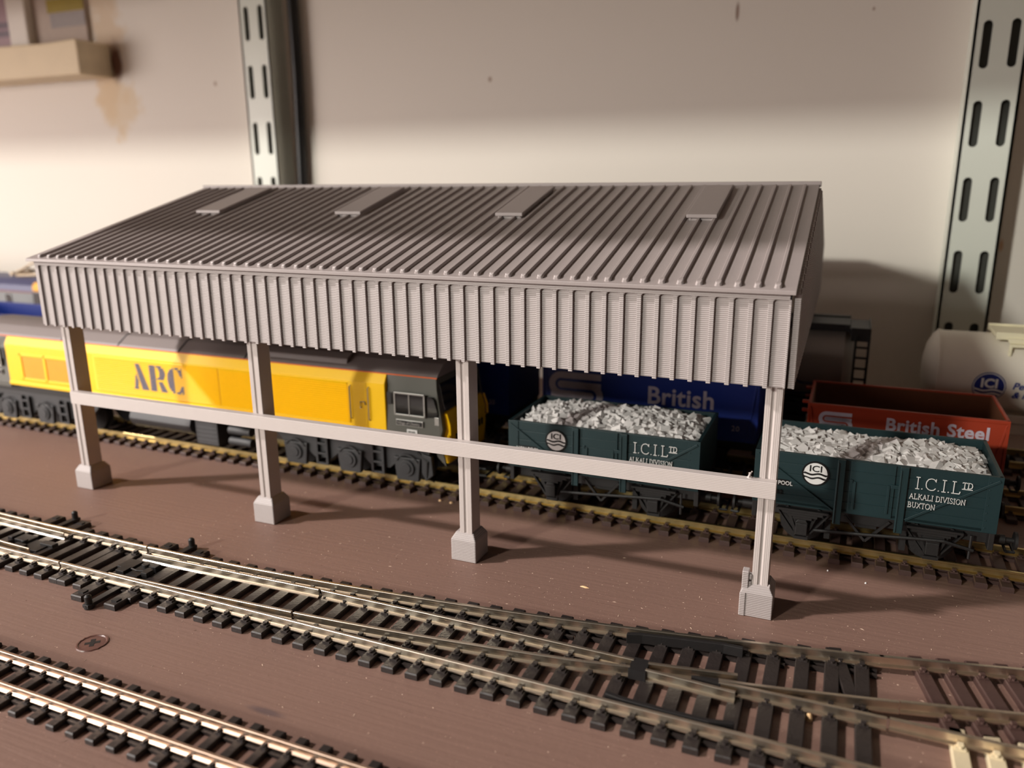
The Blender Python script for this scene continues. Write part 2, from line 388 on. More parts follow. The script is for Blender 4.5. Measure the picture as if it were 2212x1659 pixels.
# ================================================================ TRACKS
def yC(x): return 55.0-0.0093*(x-136)
def yD(x): return 105.9-0.0093*(x-300)
def yE(x): return 156.3-0.0093*(x-300)
TILT = -0.0093
def rail_profile(k=1.0):
    h = 2.54*k
    return [(-.9*k, 0), (.9*k, 0), (.9*k, .28*k), (.22*k, .62*k), (.2*k, h-.85*k), (.46*k, h-.62*k), (.46*k, h-.1*k), (.36*k, h), (-.36*k, h), (-.46*k, h-.1*k), (-.46*k, h-.62*k), (-.2*k, h-.85*k), (-.22*k, .62*k), (-.9*k, .28*k)]
def rail(path, parent, m='rail', z=1.66, k=1.0, name='rail', label=None, taper=None):
    """path: [(x,y)] in mm relative to the parent"""
    pr = rail_profile(k); mb = MB(); rings = []
    n = len(path)
    for i, p in enumerate(path):
        a = Vector(path[max(i-1, 0)]); c = Vector(path[min(i+1, n-1)]); d = (c-a).normalized(); nn = Vector((-d.y, d.x))
        t = 1.0
        if taper:                                   # planed tip of a blade: narrow at the start
            t = min(1, taper+(1-taper)*i/(n*0.5))
        rings.append([(p[0]+nn.x*q[0]*t, p[1]+nn.y*q[0]*t, z+q[1]) for q in pr])
    mb.loft(rings)
    return mb.build(name, m, parent, label=label)
def sleeper_mesh(y0, y1, rails, wd, th, chairs=True, ch=1.0):
    """sleeper along y from y0 to y1, chairs either side of each rail"""
    mb = MB(); h = wd/2; c = 0.45*ch
    mb.loft([[(-h, y0+c, 0), (h, y0+c, 0), (h, y1-c, 0), (-h, y1-c, 0)], [(-h, y0, 0.1), (h, y0, 0.1), (h, y1, 0.1), (-h, y1, 0.1)],
             [(-h, y0, th*.82), (h, y0, th*.82), (h, y1, th*.82), (-h, y1, th*.82)], [(-h+.2, y0+.25, th), (h-.2, y0+.25, th), (h-.2, y1-.25, th), (-h+.2, y1-.25, th)]])
    for r in rails:
        for s in (-1, 1):
            ya, yb = sorted((r+s*0.55*ch, r+s*2.1*ch))
            mb.box(-1.0*ch, 1.0*ch, ya, yb, th-.05, th+.38*ch)
            ya, yb = sorted((r+s*0.5*ch, r+s*1.45*ch))
            mb.box(-.55*ch, .55*ch, ya, yb, th+.3*ch, th+1.0*ch)
            mb.cyl((0, r+s*1.7*ch, th+.3*ch), 'z', .33*ch, .45*ch, 8)
    return mb
def straight_track(name, label, cat, x0, x1, yf, gauge, pitch, slen, m_sl, m_r, off=0.0, k=1.0, th=1.66, ch=1.0, wd=3.2, tilt=TILT, group=None):
    xm = (x0+x1)/2
    root = empty(name, (xm, yf(xm), 0), tilt); tag(root, label, cat, group)
    hl = (x1-x0)/2; g = gauge/2
    for s in (-1, 1): rail([(-hl, s*g), (0, s*g), (hl, s*g)], root, m_r, z=th, k=k)
    proto = sleeper_mesh(-slen/2, slen/2, (-g, g), wd, th, ch=ch).build('sleeper', m_sl, root)
    n = int((x1-x0)/pitch); first = True
    xs = []
    x = x0+((off-x0) % pitch)
    while x < x1: xs.append(x); x += pitch
    if len(xs) > 95:                                # keep the ones the photo shows
        pass
    for x in xs:
        o = proto if first else proto.copy()
        if not first: C.objects.link(o)
        first = False
        o.location.x = (x-xm)*S
    wb = MB()
    for s in (-1, 1):
        for d in (-1.1, 1.1): wb.box(-hl+2, hl-2, s*g+d-.45, s*g+d+.45, 0.05, th*.62)
    wb.build('sleeper_web', m_sl, root)
    return root
G = 17.3
straight_track('model_track', 'straight track just behind the grey posts, under the yellow locomotive and green wagons', 'track', -196, 345, yC, 17.3, 6.42, 28.5, 'sleeper_brown', 'rail_dull', off=163.5)
straight_track('model_track', 'second track under the canopy, beneath the red open wagon', 'track', -260, 345, yD, 17.3, 6.42, 28.5, 'sleeper_brown', 'rail_dull', off=160)
straight_track('model_track', 'track nearest the wall, beneath the white tank wagon', 'track', -240, 355, yE, 17.3, 6.42, 28.5, 'sleeper_brown', 'rail_dull', off=160)
# narrow gauge track in the near left corner
def yA(x): return -92.8-0.0006*(x-100)
straight_track('narrow_gauge_track', 'smaller gauge track crossing the near left corner of the board', 'track', -10, 262, yA, 8.4, 5.84, 17.6, 'sleeper', 'rail_pink', off=95.2+1.0, k=0.82, th=1.35, ch=0.72, wd=2.35, tilt=-0.003)

# --- turnouts in the middle distance of the board
def ys(x): return -51.2-0.0085*(x-20)                      # near stock rail
def yfs(x): return -34.3 if x < 66.6 else (-34.2+(x-66.6)**2/2000 if x < 272 else -34.2+205.4**2/2000+(x-272)*0.214)
def ync(x): return -51.0+(x-66.6)**2/2040 if x < 272 else -51.0+205.4**2/2040+(x-272)*0.214   # curved route near rail
def ysf(x): return ys(x)+16.9-0.0                          # straight route far rail
def lin_pts(f, a, b, n): return [(a+(b-a)*i/n, f(a+(b-a)*i/n)) for i in range(n+1)]
tr = empty('track_turnout', (150, -45, 0)); OX, OY = 150, -45
tag(tr, 'long black-sleepered turnout whose two routes split towards the right edge', 'track points')
def rl(path, **k): return rail([(x-OX, y-OY) for x, y in path], tr, **k)
rl(lin_pts(ys, 48.9, 270.5, 4)); rl(lin_pts(yfs, 65.2, 271.2, 24))
# blades
far_blade = [(66.9, -38.4), (75, -38.1), (90, -37.6), (110, -37.0), (129.6, -36.4)]
near_blade = [(67.5, -50.9), (78, -50.75), (92, -50.3), (110, -49.6), (129.9, -48.7)]
rl(far_blade, name='switch_blade', taper=.35); rl(near_blade, name='switch_blade', taper=.35)
# closure rails
rl([(130.6, -36.4), (160, -36.2), (190, -36.1), (217.6, -36.2)], name='closure_rail')
rl([(130.7, -48.7)]+lin_pts(lambda x: ync(x)+.15, 145, 205, 6)+[(217.4, -39.1)], name='closure_rail')
# wing rails and crossing nose
rl([(221.0, -36.3), (227, -35.4), (234, -34.2), (240.6, -33.2)], name='wing_rail'); rl([(221.0, -39.0), (230, -39.3), (240.9, -39.8)], name='wing_rail')
rl([(236.9, -36.6)]+lin_pts(lambda x: ync(x)-.15, 243, 273.6, 6), name='crossing_rail'); rl([(237.1, -37.5), (255, -37.0), (271, -36.9)], name='crossing_rail')
mb = MB()
mb.box(217.2-OX, 221.2-OX, -40.2-OY, -35.2-OY, 1.6, 4.1); mb.prism([(231-OX, -37.2-OY), (237.5-OX, -38-OY), (237.5-OX, -36.2-OY)], 'z', 1.6, 4.1)
mb.build('crossing_block', 'black', tr)
def rail_strip(a, bb, m='black', name='check_rail'):
    k = MB(); n = len(a)
    rings = [[(a[i][0]-OX, a[i][1]-OY-.55, 1.6), (a[i][0]-OX, a[i][1]-OY+.55, 1.6), (a[i][0]-OX, a[i][1]-OY+.55, bb), (a[i][0]-OX, a[i][1]-OY-.55, bb)] for i in range(n)]
    k.loft(rings); k.build(name, m, tr, bevel=.1)
rail_strip([(214.8, ys(214)+2.6), (219, ys(219)+2.0), (228, ys(228)+1.7), (237, ys(237)+1.8), (242, ys(242)+3.0)], 4.1)
rail_strip([(213.3, yfs(213)-2.6), (217, yfs(217)-2.0), (226, yfs(226)-1.8), (236, yfs(236)-1.9), (240.5, yfs(240.5)-2.7)], 4.1)
# timbers
xs = [118.6+6.44*i for i in range(-10, 25)]
for x in xs:
    if x > 272: break
    if 67 < x < 79: continue
    ya = ys(x)-4.9; yb = (yfs(x)+(6.1 if x < 200 else 5.6))
    rr = [ys(x), yfs(x)]
    if x > 131: rr += [ync(x) if x < 217 or x > 240 else ys(x)+1, ysf(x)+ .1 if x < 217 or x > 240 else yfs(x)-0.5]
    rr = sorted(set(rr))
    o = sleeper_mesh(ya-OY, yb-OY, [r-OY for r in rr], 3.25, 1.66).build('sleeper', 'sleeper', tr); o.location.x = (x-OX)*S
sk = sleeper_mesh(-28-OY, -8.5-OY, [yfs(270)-OY, -31-OY], 3.0, 1.6, chairs=True).build('sleeper', 'sleeper', tr); sk.location.x = (274.2-OX)*S; sk.rotation_euler.z = 0.20
sk.location.x = (268-OX)*S
# heavy timbers carrying the tie bar
for x in (66.0, 78.6):
    o = sleeper_mesh(-61.0-OY, -25.5-OY, [ys(x)-OY, yfs(x)-OY], 4.0, 1.7).build('sleeper', 'sleeper', tr); o.location.x = (x-OX)*S
    for ya_, yb_ in ((-59.4, -57.6), (-28.4, -27)):
        q = MB(); q.box(x-1-OX, x+1-OX, ya_-OY, yb_-OY, 1.7, 2.0); q.build('slot_plate', 'black', tr)
def tie_bar(px, ya, yb, root, ox, oy, knob_y):
    q = MB(); q.box(px-1.1-ox, px+1.1-ox, ya-oy, yb-oy, .5, 1.5)
    t = q.build('tie_bar', 'black', root, bevel=.15)
    for ky in knob_y:
        q = MB(); q.cyl((px-ox, ky-oy, .2), 'z', 1.35, 1.2, 16); q.cyl((px-ox, ky-oy, 1.4), 'z', .95, 2.2, 14); q.cyl((px-ox, ky-oy, 3.6), 'z', .95, .5, 14, .45)
        q.build('tie_bar_stud', 'black', root, smooth=True)
tie_bar(72.6, -63.5, -23.5, tr, OX, OY, (-62.3, -24.6))
q = MB()
for (x, y, w_, l_, h) in ((66, -42.2, 5.2, 5, 2.5), (71.5, -43.6, 4.4, 7, 2.1), (67.2, -45.8, 3.2, 3, 2.9), (72.6, -40.6, 5.6, 2.2, 2.7), (75.2, -44.6, 2.2, 2.6, 3.0), (70, -47.4, 6, 1.6, 1.9)):
    q.box(x-w_/2-OX, x+w_/2-OX, y-l_/2-OY, y+l_/2-OY, .3, h)
q.cyl((71.6-OX, -41.6-OY, 2), 'z', 1.0, 1.1, 12); q.cyl((74.4-OX, -43.2-OY, 2), 'z', .8, .9, 12)
q.tube([(69-OX, -44.6-OY, 2.6), (72-OX, -45.4-OY, 2.9), (74.4-OX, -44.6-OY, 2.7), (75.4-OX, -42.8-OY, 2.6)], .28)
q.build('point_spring_box', 'black', tr, bevel=.2)
wb = MB()
for f, a, c in ((ys, 50, 270), (yfs, 50, 270)):
    for i in range(22):
        x0 = a+(c-a)*i/22; x1 = a+(c-a)*(i+1)/22
        for d in (-1.1, 1.1): wb.box(x0-OX, x1-OX, f(x0)+d-.45-OY, f(x0)+d+.45-OY, .05, 1.0)
wb.build('sleeper_web', 'sleeper', tr)

# turnout leading off to the left
t2 = empty('track_turnout', (0, -43, 0)); PX, PY = 0, -43
tag(t2, 'end of the turnout running off the left edge, with its tie bar', 'track points')
def r2(path, **k): return rail([(x-PX, y-PY) for x, y in path], t2, **k)
r2(lin_pts(ys, -70, 48.1, 3)); r2([(-70, -29.6), (-40, -32.0), (-5, -33.6), (20, -34.2), (64.4, -34.3)])
r2([(31.8, -37.0), (20, -36.7), (0, -36.2), (-25, -36.0), (-70, -36.0)], name='switch_blade', taper=.35)
r2([(31.6, -48.8), (20, -48.4), (0, -47.2), (-25, -44.8), (-70, -38.0)], name='switch_blade', taper=.35)
for i in range(-3, 18):
    x = 50.8-6.3*i
    if 12 < x < 28 or x > 53: continue
    yb = -27.4 if x > 5 else -27.4+(5-x)*.03
    o = sleeper_mesh(ys(x)-4.9-PY, yb-PY, [ys(x)-PY, -34-PY], 3.25, 1.66).build('sleeper', 'sleeper', t2); o.location.x = (x-PX)*S
for x in (13.6, 25.6):
    o = sleeper_mesh(-57.0-PY, -23.8-PY, [ys(x)-PY, -34.1-PY], 4.0, 1.7).build('sleeper', 'sleeper', t2); o.location.x = (x-PX)*S
    q = MB(); q.box(x-1-PX, x+1-PX, -26.6-PY, -25.2-PY, 1.7, 2.0); q.build('slot_plate', 'black', t2)
tie_bar(19.4, -56.0, -22.0, t2, PX, PY, (-23.2,))
q = MB()
for (x, y, w_, l_, h) in ((20, -41.4, 6, 4, 2.5), (27.5, -43.6, 7.4, 6, 2.1), (23.2, -46.4, 4.2, 3, 2.7), (30.6, -41.6, 5.6, 2.2, 2.6), (14.2, -40.6, 2.2, 4.6, 2.4)):
    q.box(x-w_/2-PX, x+w_/2-PX, y-l_/2-PY, y+l_/2-PY, .3, h)
q.cyl((22-PX, -43.4-PY, 2), 'z', 1.0, 1.0, 12)
q.build('point_spring_box', 'black', t2, bevel=.2)

# tracks beyond the turnout
q = 0.2113
def yfar(x): return (yfs(x)+ync(x))/2
xm = 320
t3 = empty('model_track', (xm, yfar(xm), 0), math.atan(0.214)); tag(t3, 'brown-sleepered track continuing from the far leg of the turnout at the right edge', 'track')
Lr = 49.0
for s in (-1, 1): rail([(-Lr, s*8.4), (0, s*8.4), (Lr, s*8.4)], t3, 'rail')
pr = sleeper_mesh(-14, 14, (-8.5, 8.5), 3.1, 1.66).build('sleeper', 'sleeper_brown', t3)
for i in range(14):
    o = pr if i == 0 else pr.copy()
    if i: C.objects.link(o)
    o.location.x = (-39.6+6.25*i)*S
xm = 320
def yn2(x): return ys(x)+8.3
t4 = empty('model_track', (xm, yn2(xm), 0), -0.0085); tag(t4, 'track with cream sleepers continuing from the near leg of the turnout at the right edge', 'track')
for s in (-1, 1): rail([(-48.5, s*8.4), (0, s*8.4), (60, s*8.4)], t4, 'rail')
pr = sleeper_mesh(-14, 14, (-8.5, 8.5), 3.2, 1.66).build('sleeper', 'sleeper_cream', t4)
for i in range(12):
    o = pr if i == 0 else pr.copy()
    if i: C.objects.link(o)
    o.location.x = (-35.6+6.3*i)*S

# ================================================================ SHED
PITCH = 4.563
def roof_z(y): return 87.2+(y+3.6)*0.2588 if y <= 86 else 87.2+(175.6-y)*0.2588
shed = empty('train_shed', (120, 86, 0)); SX, SY = 120, 86
tag(shed, 'grey printed open-sided train shed on posts with a ribbed pitched roof', 'train shed')
XL, XR = -9.0, 244.6
# roof
def roof(front):
    m = MB(); t = 1.0
    y0, y1 = (-4.2, 86.0) if front else (86.0, 184.6)
    z0, z1 = roof_z(-4.2), roof_z(86)
    if not front: z0, z1 = z1, z0
    X0, X1 = XL-2-SX, XR+0.4-SX
    m.add([(X0, y0-SY, z0-t), (X1, y0-SY, z0-t), (X1, y1-SY, z1-t), (X0, y1-SY, z1-t), (X0, y0-SY, z0), (X1, y0-SY, z0), (X1, y1-SY, z1), (X0, y1-SY, z1)],
          [(0, 3, 2, 1), (4, 5, 6, 7), (0, 1, 5, 4), (1, 2, 6, 5), (2, 3, 7, 6), (3, 0, 4, 7)])
    x = 240.8
    while x > XL:
        a = y0+1.1 if front else y1-1.1; bb = 82.6 if front else 89.4
        za, zb = roof_z(a), roof_z(bb); h = .85; wd = .62
        if front:
            ring = lambda y, z, ww, hh: [(x-SX-ww, y-SY, z-.1), (x-SX-ww*.7, y-SY, z+hh), (x-SX+ww*.7, y-SY, z+hh), (x-SX+ww, y-SY, z-.1)]
            m.loft([ring(a, za, .5, .7), ring(a+.3, roof_z(a+.3), .95, 1.0), ring(a+1.3, roof_z(a+1.3), .95, 1.0), ring(a+2.2, roof_z(a+2.2), wd, h), ring(bb, zb, wd, h)])
        else:
            m.loft([[(x-SX-wd, y-SY, z-.1), (x-SX-wd*.7, y-SY, z+h), (x-SX+wd*.7, y-SY, z+h), (x-SX+wd, y-SY, z-.1)] for y, z in ((bb, zb), (a, za))])
        x -= PITCH
    return m.build('roof_sheet', 'print_roof', shed, bevel=.12)
roof(True); roof(False)
m = MB(); m.prism([(-.9, 109.4), (-.9, 111.2), (.9, 111.2), (.9, 109.4)], 'x', XL-3-SX, XR+1-SX)
m.build('ridge_cap', 'print_roof', shed, bevel=.2)
# raised rooflights
for x0, x1 in ((20.4, 32.0), (84.6, 95.4), (147.4, 157.0), (209.8, 218.8)):
    m = MB(); ya, yb = 46.0, 77.8
    za, zb = roof_z(ya)+2.0, roof_z(yb)+2.0
    m.add([(x0-SX, ya-SY, za-1.1), (x1-SX, ya-SY, za-1.1), (x1-SX, yb-SY, zb-1.1), (x0-SX, yb-SY, zb-1.1), (x0-SX, ya-SY, za), (x1-SX, ya-SY, za), (x1-SX, yb-SY, zb), (x0-SX, yb-SY, zb)],
          [(0, 3, 2, 1), (4, 5, 6, 7), (0, 1, 5, 4), (1, 2, 6, 5), (2, 3, 7, 6), (3, 0, 4, 7)])
    for q_ in (x0+.9, x1-1.5): m.box(q_-SX, q_+.6-SX, ya+.5-SY, ya+1.2-SY, roof_z(ya)-.1, roof_z(ya)+1.0)
    m.add([(x0+.6-SX, ya+.6-SY, za-2.6), (x1-.6-SX, ya+.6-SY, za-2.6), (x1-.6-SX, yb-SY, zb-2.6), (x0+.6-SX, yb-SY, zb-2.6), (x0+.6-SX, ya+.6-SY, za-1.2), (x1-.6-SX, ya+.6-SY, za-1.2), (x1-.6-SX, yb-SY, zb-1.2), (x0+.6-SX, yb-SY, zb-1.2)], [(0, 3, 2, 1), (4, 5, 6, 7), (0, 1, 5, 4), (1, 2, 6, 5), (2, 3, 7, 6), (3, 0, 4, 7)])
    m.build('rooflight', 'print_roof', shed, bevel=.2)
# fascias
def fascia(front):
    m = MB(); y = -2.0 if front else 183.0; s = 1 if front else -1
    a = XL-SX; bb = XR-.5-SX; zb, zt = 63.4, (86.2 if front else 84.2)
    def bx(x0, x1, d0, d1, z0, z1):
        q = sorted((y-s*d0-SY, y-s*d1-SY)); m.box(x0, x1, q[0], q[1], z0, z1)
    bx(a, bb, -1.2, 0, zb, zt)
    bx(a, bb, 0, .75, zt-1.5, zt)
    x = 240.0
    while x > XL+.5:
        bx(x-1.1-SX, x-SX, 0, .7, zb-.35, zt-1.4)
        if front:                                        # rounded inner corners under the top band
            for q, sg in ((x-SX, 1), (x-1.1-SX, -1)):
                m.prism([(q, zt-1.5), (q+sg*.6, zt-1.5), (q+sg*.18, zt-1.68), (q, zt-2.1)], 'y', y-.7-SY, y-SY)
        x -= PITCH*.985
    bx(bb-.5, bb, 0, .75, zb, zt)
    return m.build('fascia', 'print_z', shed, bevel=.12)
fascia(True); fascia(False)
# gable ends
def gable(x):
    m = MB(); y0, y1 = -1.6, 183.2
    m.prism([(y0-SY, 63.3), (y0-SY, 86.2), (86-SY, 109.0), (y1-SY, 84.2), (y1-SY, 63.3)], 'x', x-.6-SX, x+.6-SX)
    y = 2.0
    while y < 182:
        zt = roof_z(y)-1.6; sgn = 1 if x > 100 else -1
        q = sorted((x+sgn*.5-SX, x+sgn*.95-SX)); m.box(q[0], q[1], y-.6-SY, y+.6-SY, 63.2, zt); y += PITCH
    q = sorted(((x+.5-SX), (x+1.0-SX))) if x > 100 else sorted(((x-.5-SX), (x-1.0-SX)))
    m.box(q[0], q[1], y0-SY, y0+1.6-SY, 63.2, 86)
    return m.build('gable_panel', 'print_z', shed, bevel=.12)
gable(XR+.5); gable(XL-.5)
# posts
px_ = [0, 84.7, 159.9, 245.2]
def post(X, front, broken=False):
    y = 0.0 if front else 174.6
    m = MB(); x0, x1 = X-5.7-SX, X-1.6-SX
    g = .35
    yf0 = y+1.2-SY; yb0 = y+7.0-SY; xm = (x0+x1)/2
    m.prism([(x0, yf0), (xm-.55, yf0), (xm-.35, yf0+g), (xm+.2, yf0+g), (xm+.4, yf0), (x1, yf0), (x1, yb0), (xm+.4, yb0), (xm, yb0-g), (xm-.4, yb0), (x0, yb0)], 'z', 8.5, 71)
    p = m.build('post', 'print_x', shed, bevel=.12)
    m = MB(); a0, a1, b0, b1 = X-8.3-SX, X-SX, y-SY, y+9-SY; c = 1.3
    m.loft([[(a0, b0, 0), (a1, b0, 0), (a1, b1, 0), (a0, b1, 0)], [(a0, b0, 6.9), (a1, b0, 6.9), (a1, b1, 6.9), (a0, b1, 6.9)],
            [(a0+c, b0+c, 9.1), (a1-c, b0+c, 9.1), (a1-c, b1-c, 9.1), (a0+c, b1-c, 9.1)]])
    if broken:
        m.box(a0+.2, a0+1.9, b0+.5, b0+3.2, 6.5, 12.6); m.box(a0+1.6, a0+2.7, b0+.9, b0+2.0, 10.2, 11.8); m.box(a0+1.6, a0+2.6, b0+.9, b0+2.4, 8, 9.7)
        m.box(a1-1.4, a1-.9, b0+.8, b0+1.6, 8.6, 9.6)
        m.box(a0-.1, a0+1.5, b0-.25, b0+.2, 0, 6.8)
    f = m.build('footing', 'print_z', p, bevel=.3)
for i, X in enumerate(px_): post(X, True, broken=(i == 3))
for X in px_: post(X, False)
m = MB(); m.box(-2.6-SX, 243.9-SX, -1.5-SY, 1.25-SY, 34.3, 38.7); m.cyl((237.2-SX, .6-SY, 38.6), 'z', .9, .5, 8, .4); m.tube([(237-SX, .2-SY, 38.8), (237.3-SX, .1-SY, 40.0), (237.8-SX, .1-SY, 40.6)], .3, 6)
m.build('cross_rail', 'print_rail', shed, bevel=.45, seg=3)
m = MB(); m.box(-2.6-SX, 243.9-SX, 181.4-SY, 183.6-SY, 34.3, 38.7)
m.build('cross_rail', 'print_rail', shed, bevel=.45)

# ================================================================ rolling stock helpers
def wheelset(root, x, r=6.2, name='wheel', m='under_dark'):
    for s in (-1, 1):
        mb = MB(); yc = s*8.3
        mb.cyl((x, yc-1.3, 4.2+r), 'y', r, 2.2, 28); q = yc-1.8 if s > 0 else yc+1.0
        mb.cyl((x, q, 4.2+r), 'y', r+.9, .8, 28); mb.cyl((x, yc-2.6, 4.2+r), 'y', 1.6, 5.2, 14)
        mb.build(name, m, root, smooth=True)
    mb = MB(); mb.cyl((x, -9, 4.2+r), 'y', .9, 18, 10); mb.build('axle', m, root, smooth=True)
def buffers(root, hl, z=14.6, m='under_dark'):
    for sx in (-1, 1):
        for sy in (-1, 1):
            mb = MB(); x0 = sx*hl; d = sx
            mb.cyl((min(x0, x0+d*3.2), sy*11.4, z), 'x', 1.25, 3.2, 14); mb.cyl((min(x0+d*3, x0+d*5.6), sy*11.4, z), 'x', .75, 2.6, 12)
            mb.cyl((min(x0+d*5.4, x0+d*6.1), sy*11.4, z), 'x', 2.5, .7, 20)
            mb.build('buffer', m, root, smooth=True)
def couplings(root, hl, m='under_dark'):
    for sx in (-1, 1):
        mb = MB(); a = sx*(hl-3)
        mb.tube([(a, -1.2, 9.2), (sx*(hl+5), -1.2, 9.2), (sx*(hl+6.6), 0, 8.9), (sx*(hl+5), 1.2, 9.2), (a, 1.2, 9.2)], .5, 6)
        mb.tube([(sx*(hl+5.2), -4.6, 8.2), (sx*(hl+7.2), -4.6, 8.2), (sx*(hl+7.2), 4.6, 8.2), (sx*(hl+5.2), 4.6, 8.2), (sx*(hl+5.2), -4.6, 8.2)], .45, 6)
        mb.build('coupling', m, root, smooth=True)

# ---- stone wagons
def stone_wagon(name, X0, label, number):
    hl = 32.0; cx = X0+hl; hw = 17.0
    root = empty(name, (cx, yC(cx), 0), TILT)
    tag(root, label, 'wagon', 'dark teal stone wagons')
    zt, zb = 34.3, 18.2
    m = MB(); ph = (zt-zb)/5
    for s in (-1, 1):
        y0, y1 = (-hw, -hw+1.1) if s < 0 else (hw-1.1, hw)
        for i in range(5):
            m.box(-hl, hl, y0, y1, zb+i*ph+.10, zb+(i+1)*ph-.10)
        m.box(-hl+.1, hl-.1, y0+.15, y1-.15, zb, zt)
        m.box(s*hl-(.0 if s < 0 else 1.1), s*hl+(1.1 if s < 0 else 0), -hw, hw, zb, zt)
    m.box(-hl, hl, -hw, hw, zb-.3, zb+1)
    m.build('body', 'green', root, bevel=.1)
    yf = -hw
    # side doors with their posts and hinges
    for s in (-1, 1):
        m = MB(); q = (lambda d0, d1: sorted((s*(hw+d0), s*(hw+d1))))
        a, bb = q(-.1, .45); m.box(-5.6, 6.0, a, bb, zb+.2, zt-.2)
        a, bb = q(.4, .65)
        for z in (zb+3.4, zb+6.7, zb+9.9, zb+13): m.box(-5.4, 5.8, a, bb, z-.08, z+.08)
        d = m.build('side_door', 'green', root, bevel=.1)
        m = MB(); a, bb = q(.4, .85)
        for x in (-4.6, 4.2): m.box(x, x+.7, a, bb, zb+1.5, zb+10)
        m.box(-5.6, -4.8, a, bb, zb+9.5, zb+10.5); m.box(5, 8, a, bb, zb+9.3, zb+10.4)
        m.build('hinge', 'green', d, bevel=.08)
        for x in (-9.2, 7.0):
            m = MB(); a, bb = q(-.05, .9); m.box(x, x+2.2, a, bb, 14.4, zt-.1)
            a, bb = q(.85, 1.2); m.box(x+.2, x+.5, a, bb, 14.6, zt-1)
            m.build('side_stanchion', 'green', root, bevel=.15)
        m = MB(); a, bb = q(-.05, .55)
        m.strap((9.5, zb+.3), (hl-.8, zt-1.0), .75, a, bb); m.build('diagonal_strap', 'green', root, bevel=.08); m = MB(); m.strap((-9.7, zb+.3), (-hl+.8, zt-1.0), .45, a, q(-.05, .3)[1] if s > 0 else bb)
        m.build('diagonal_strap', 'green', root, bevel=.08)
        a, bb = q(-.05, .28)
        for sx in (-1, 1):
            m = MB(); x = sorted((sx*hl, sx*(hl-3.6))); m.box(x[0], x[1], a, bb, zb, zt)
            for k in range(7): m.cyl((sx*(hl-3.0), min(a, bb)-.12, zb+1.2+2.2*k), 'y', .22, abs(bb-a)+.24, 8)
            m.build('corner_plate', 'green', root, bevel=.06)
    # emblem
    ex, ez, er = -14.9, 28.9, 3.75
    m = MB(); m.cyl((ex, yf-.30, ez), 'y', er, .3, 48); em = m.build('emblem', 'plate', root, label='round black and white wave emblem')
    m = MB()
    def chord(z0, z1, wav):                                         # white fields of the emblem
        n = 24; r = er-.48; up = []; lo = []
        for i in range(n+1):
            t = -1+2*i/n
            for lst, zz in ((lo, z0), (up, z1)):
                pass
            x = t*math.sqrt(max(0, r*r-min(z0*z0, z1*z1) if z0*z1 > 0 else r*r))
            lim = math.sqrt(max(0, r*r-x*x))
            lo.append((ex+x, ez+max(-lim, min(lim, z0+(wav*math.sin(t*PI*1.6) if wav and z0 > -r else 0)))))
            up.append((ex+x, ez+max(-lim, min(lim, z1+(wav*math.sin(t*PI*1.6) if wav and z1 < r else 0)))))
        for i in range(n): m.prism([lo[i], lo[i+1], up[i+1], up[i]], 'y', yf-.38, yf-.28)
    chord(.15, 9, .22); chord(-1.05, -.45, .22); chord(-9, -1.6, .22)
    m.build('emblem_field', 'white', em)
    tm = text_mb('ICI', 2.7, ex, ez+.65, yf-.42, thick=.03, align='CENTER', sx=1.15); tm.build('emblem_letters', 'plate', em)
    # lettering
    m = MB(); x = serif(m, 'I.C.I.L', 11.0, 28.3, 3.4, .22, yf-.36, yf-.2, 1.08); xx = serif(m, 'TD', x+.1, 30.1, 1.6, .19, yf-.36, yf-.2, 1.2)
    m.box(x+.1, xx, yf-.36, yf-.2, 29.7, 29.9)
    m.build('company_lettering', 'white', root)
    m = MB(); serif(m, 'ALKALI DIVISION', 9.9, 25.3, 1.5, .12, yf-.66, yf-.2, 1.03); serif(m, 'BUXTON', 9.7, 22.7, 1.5, .12, yf-.66, yf-.2, 1.06)
    m.build('division_lettering', 'white', root)
    m = MB(); m.box(-29.4, -21.9, yf-.24, yf, 23.9, 25.8); nb = m.build('label_patch', 'plate', root)
    text_mb('NON POOL', 1.75, -29.1, 24.25, yf-.28, thick=.025, sx=.88).build('label_lettering', 'white', nb)
    text_mb(number, 1.9, -28.0, 21.2, yf-.24, thick=.03, sx=1.1, spacing=1.1).build('number', 'plate', root)
    # underframe
    m = MB(); m.box(-hl+1, hl-1, -13, -11.8, 13.4, 17.9); m.box(-hl+1, hl-1, 11.8, 13, 13.4, 17.9)
    m.box(-hl, -hl+1.4, -16, 16, 12.6, 17.9); m.box(hl-1.4, hl, -16, 16, 12.6, 17.9); m.box(-3, 3, -12, 12, 12, 17.9)
    m.build('underframe', 'under_dark', root, bevel=.15)
    for x in (-17.5, 17.5):
        wheelset(root, x, 5.8)
        for s in (-1, 1):
            m = MB(); a, bb = sorted((s*12.6, s*14.0))
            for d in (-1, 1): m.strap((x+d*4.6, 16.5), (x+d*1.5, 8), .8, a, bb); m.strap((x+d*7.6, 15.5), (x+d*1.7, 7.4), .5, a, bb)
            m.box(x-2, x+2, a, bb, 6.2, 7.2); m.build('axle_guard', 'under_dark', root)
            m = MB(); a, bb = sorted((s*13.0, s*15.6)); m.box(x-1.7, x+1.7, a, bb, 8.2, 12); m.prism([(x-1.9, 12), (x+1.9, 12), (x+1.2, 13.2), (x-1.2, 13.2)], 'y', a, bb)
            m.build('axlebox', 'under_dark', root, bevel=.2)
            m = MB()
            for k in range(4):
                h = 7.2-k*1.5; zz = 16.2-k*.75
                m.box(x-h, x+h, a+.2, bb-.6, zz-.7, zz)
            m.build('leaf_spring', 'under_dark', root)
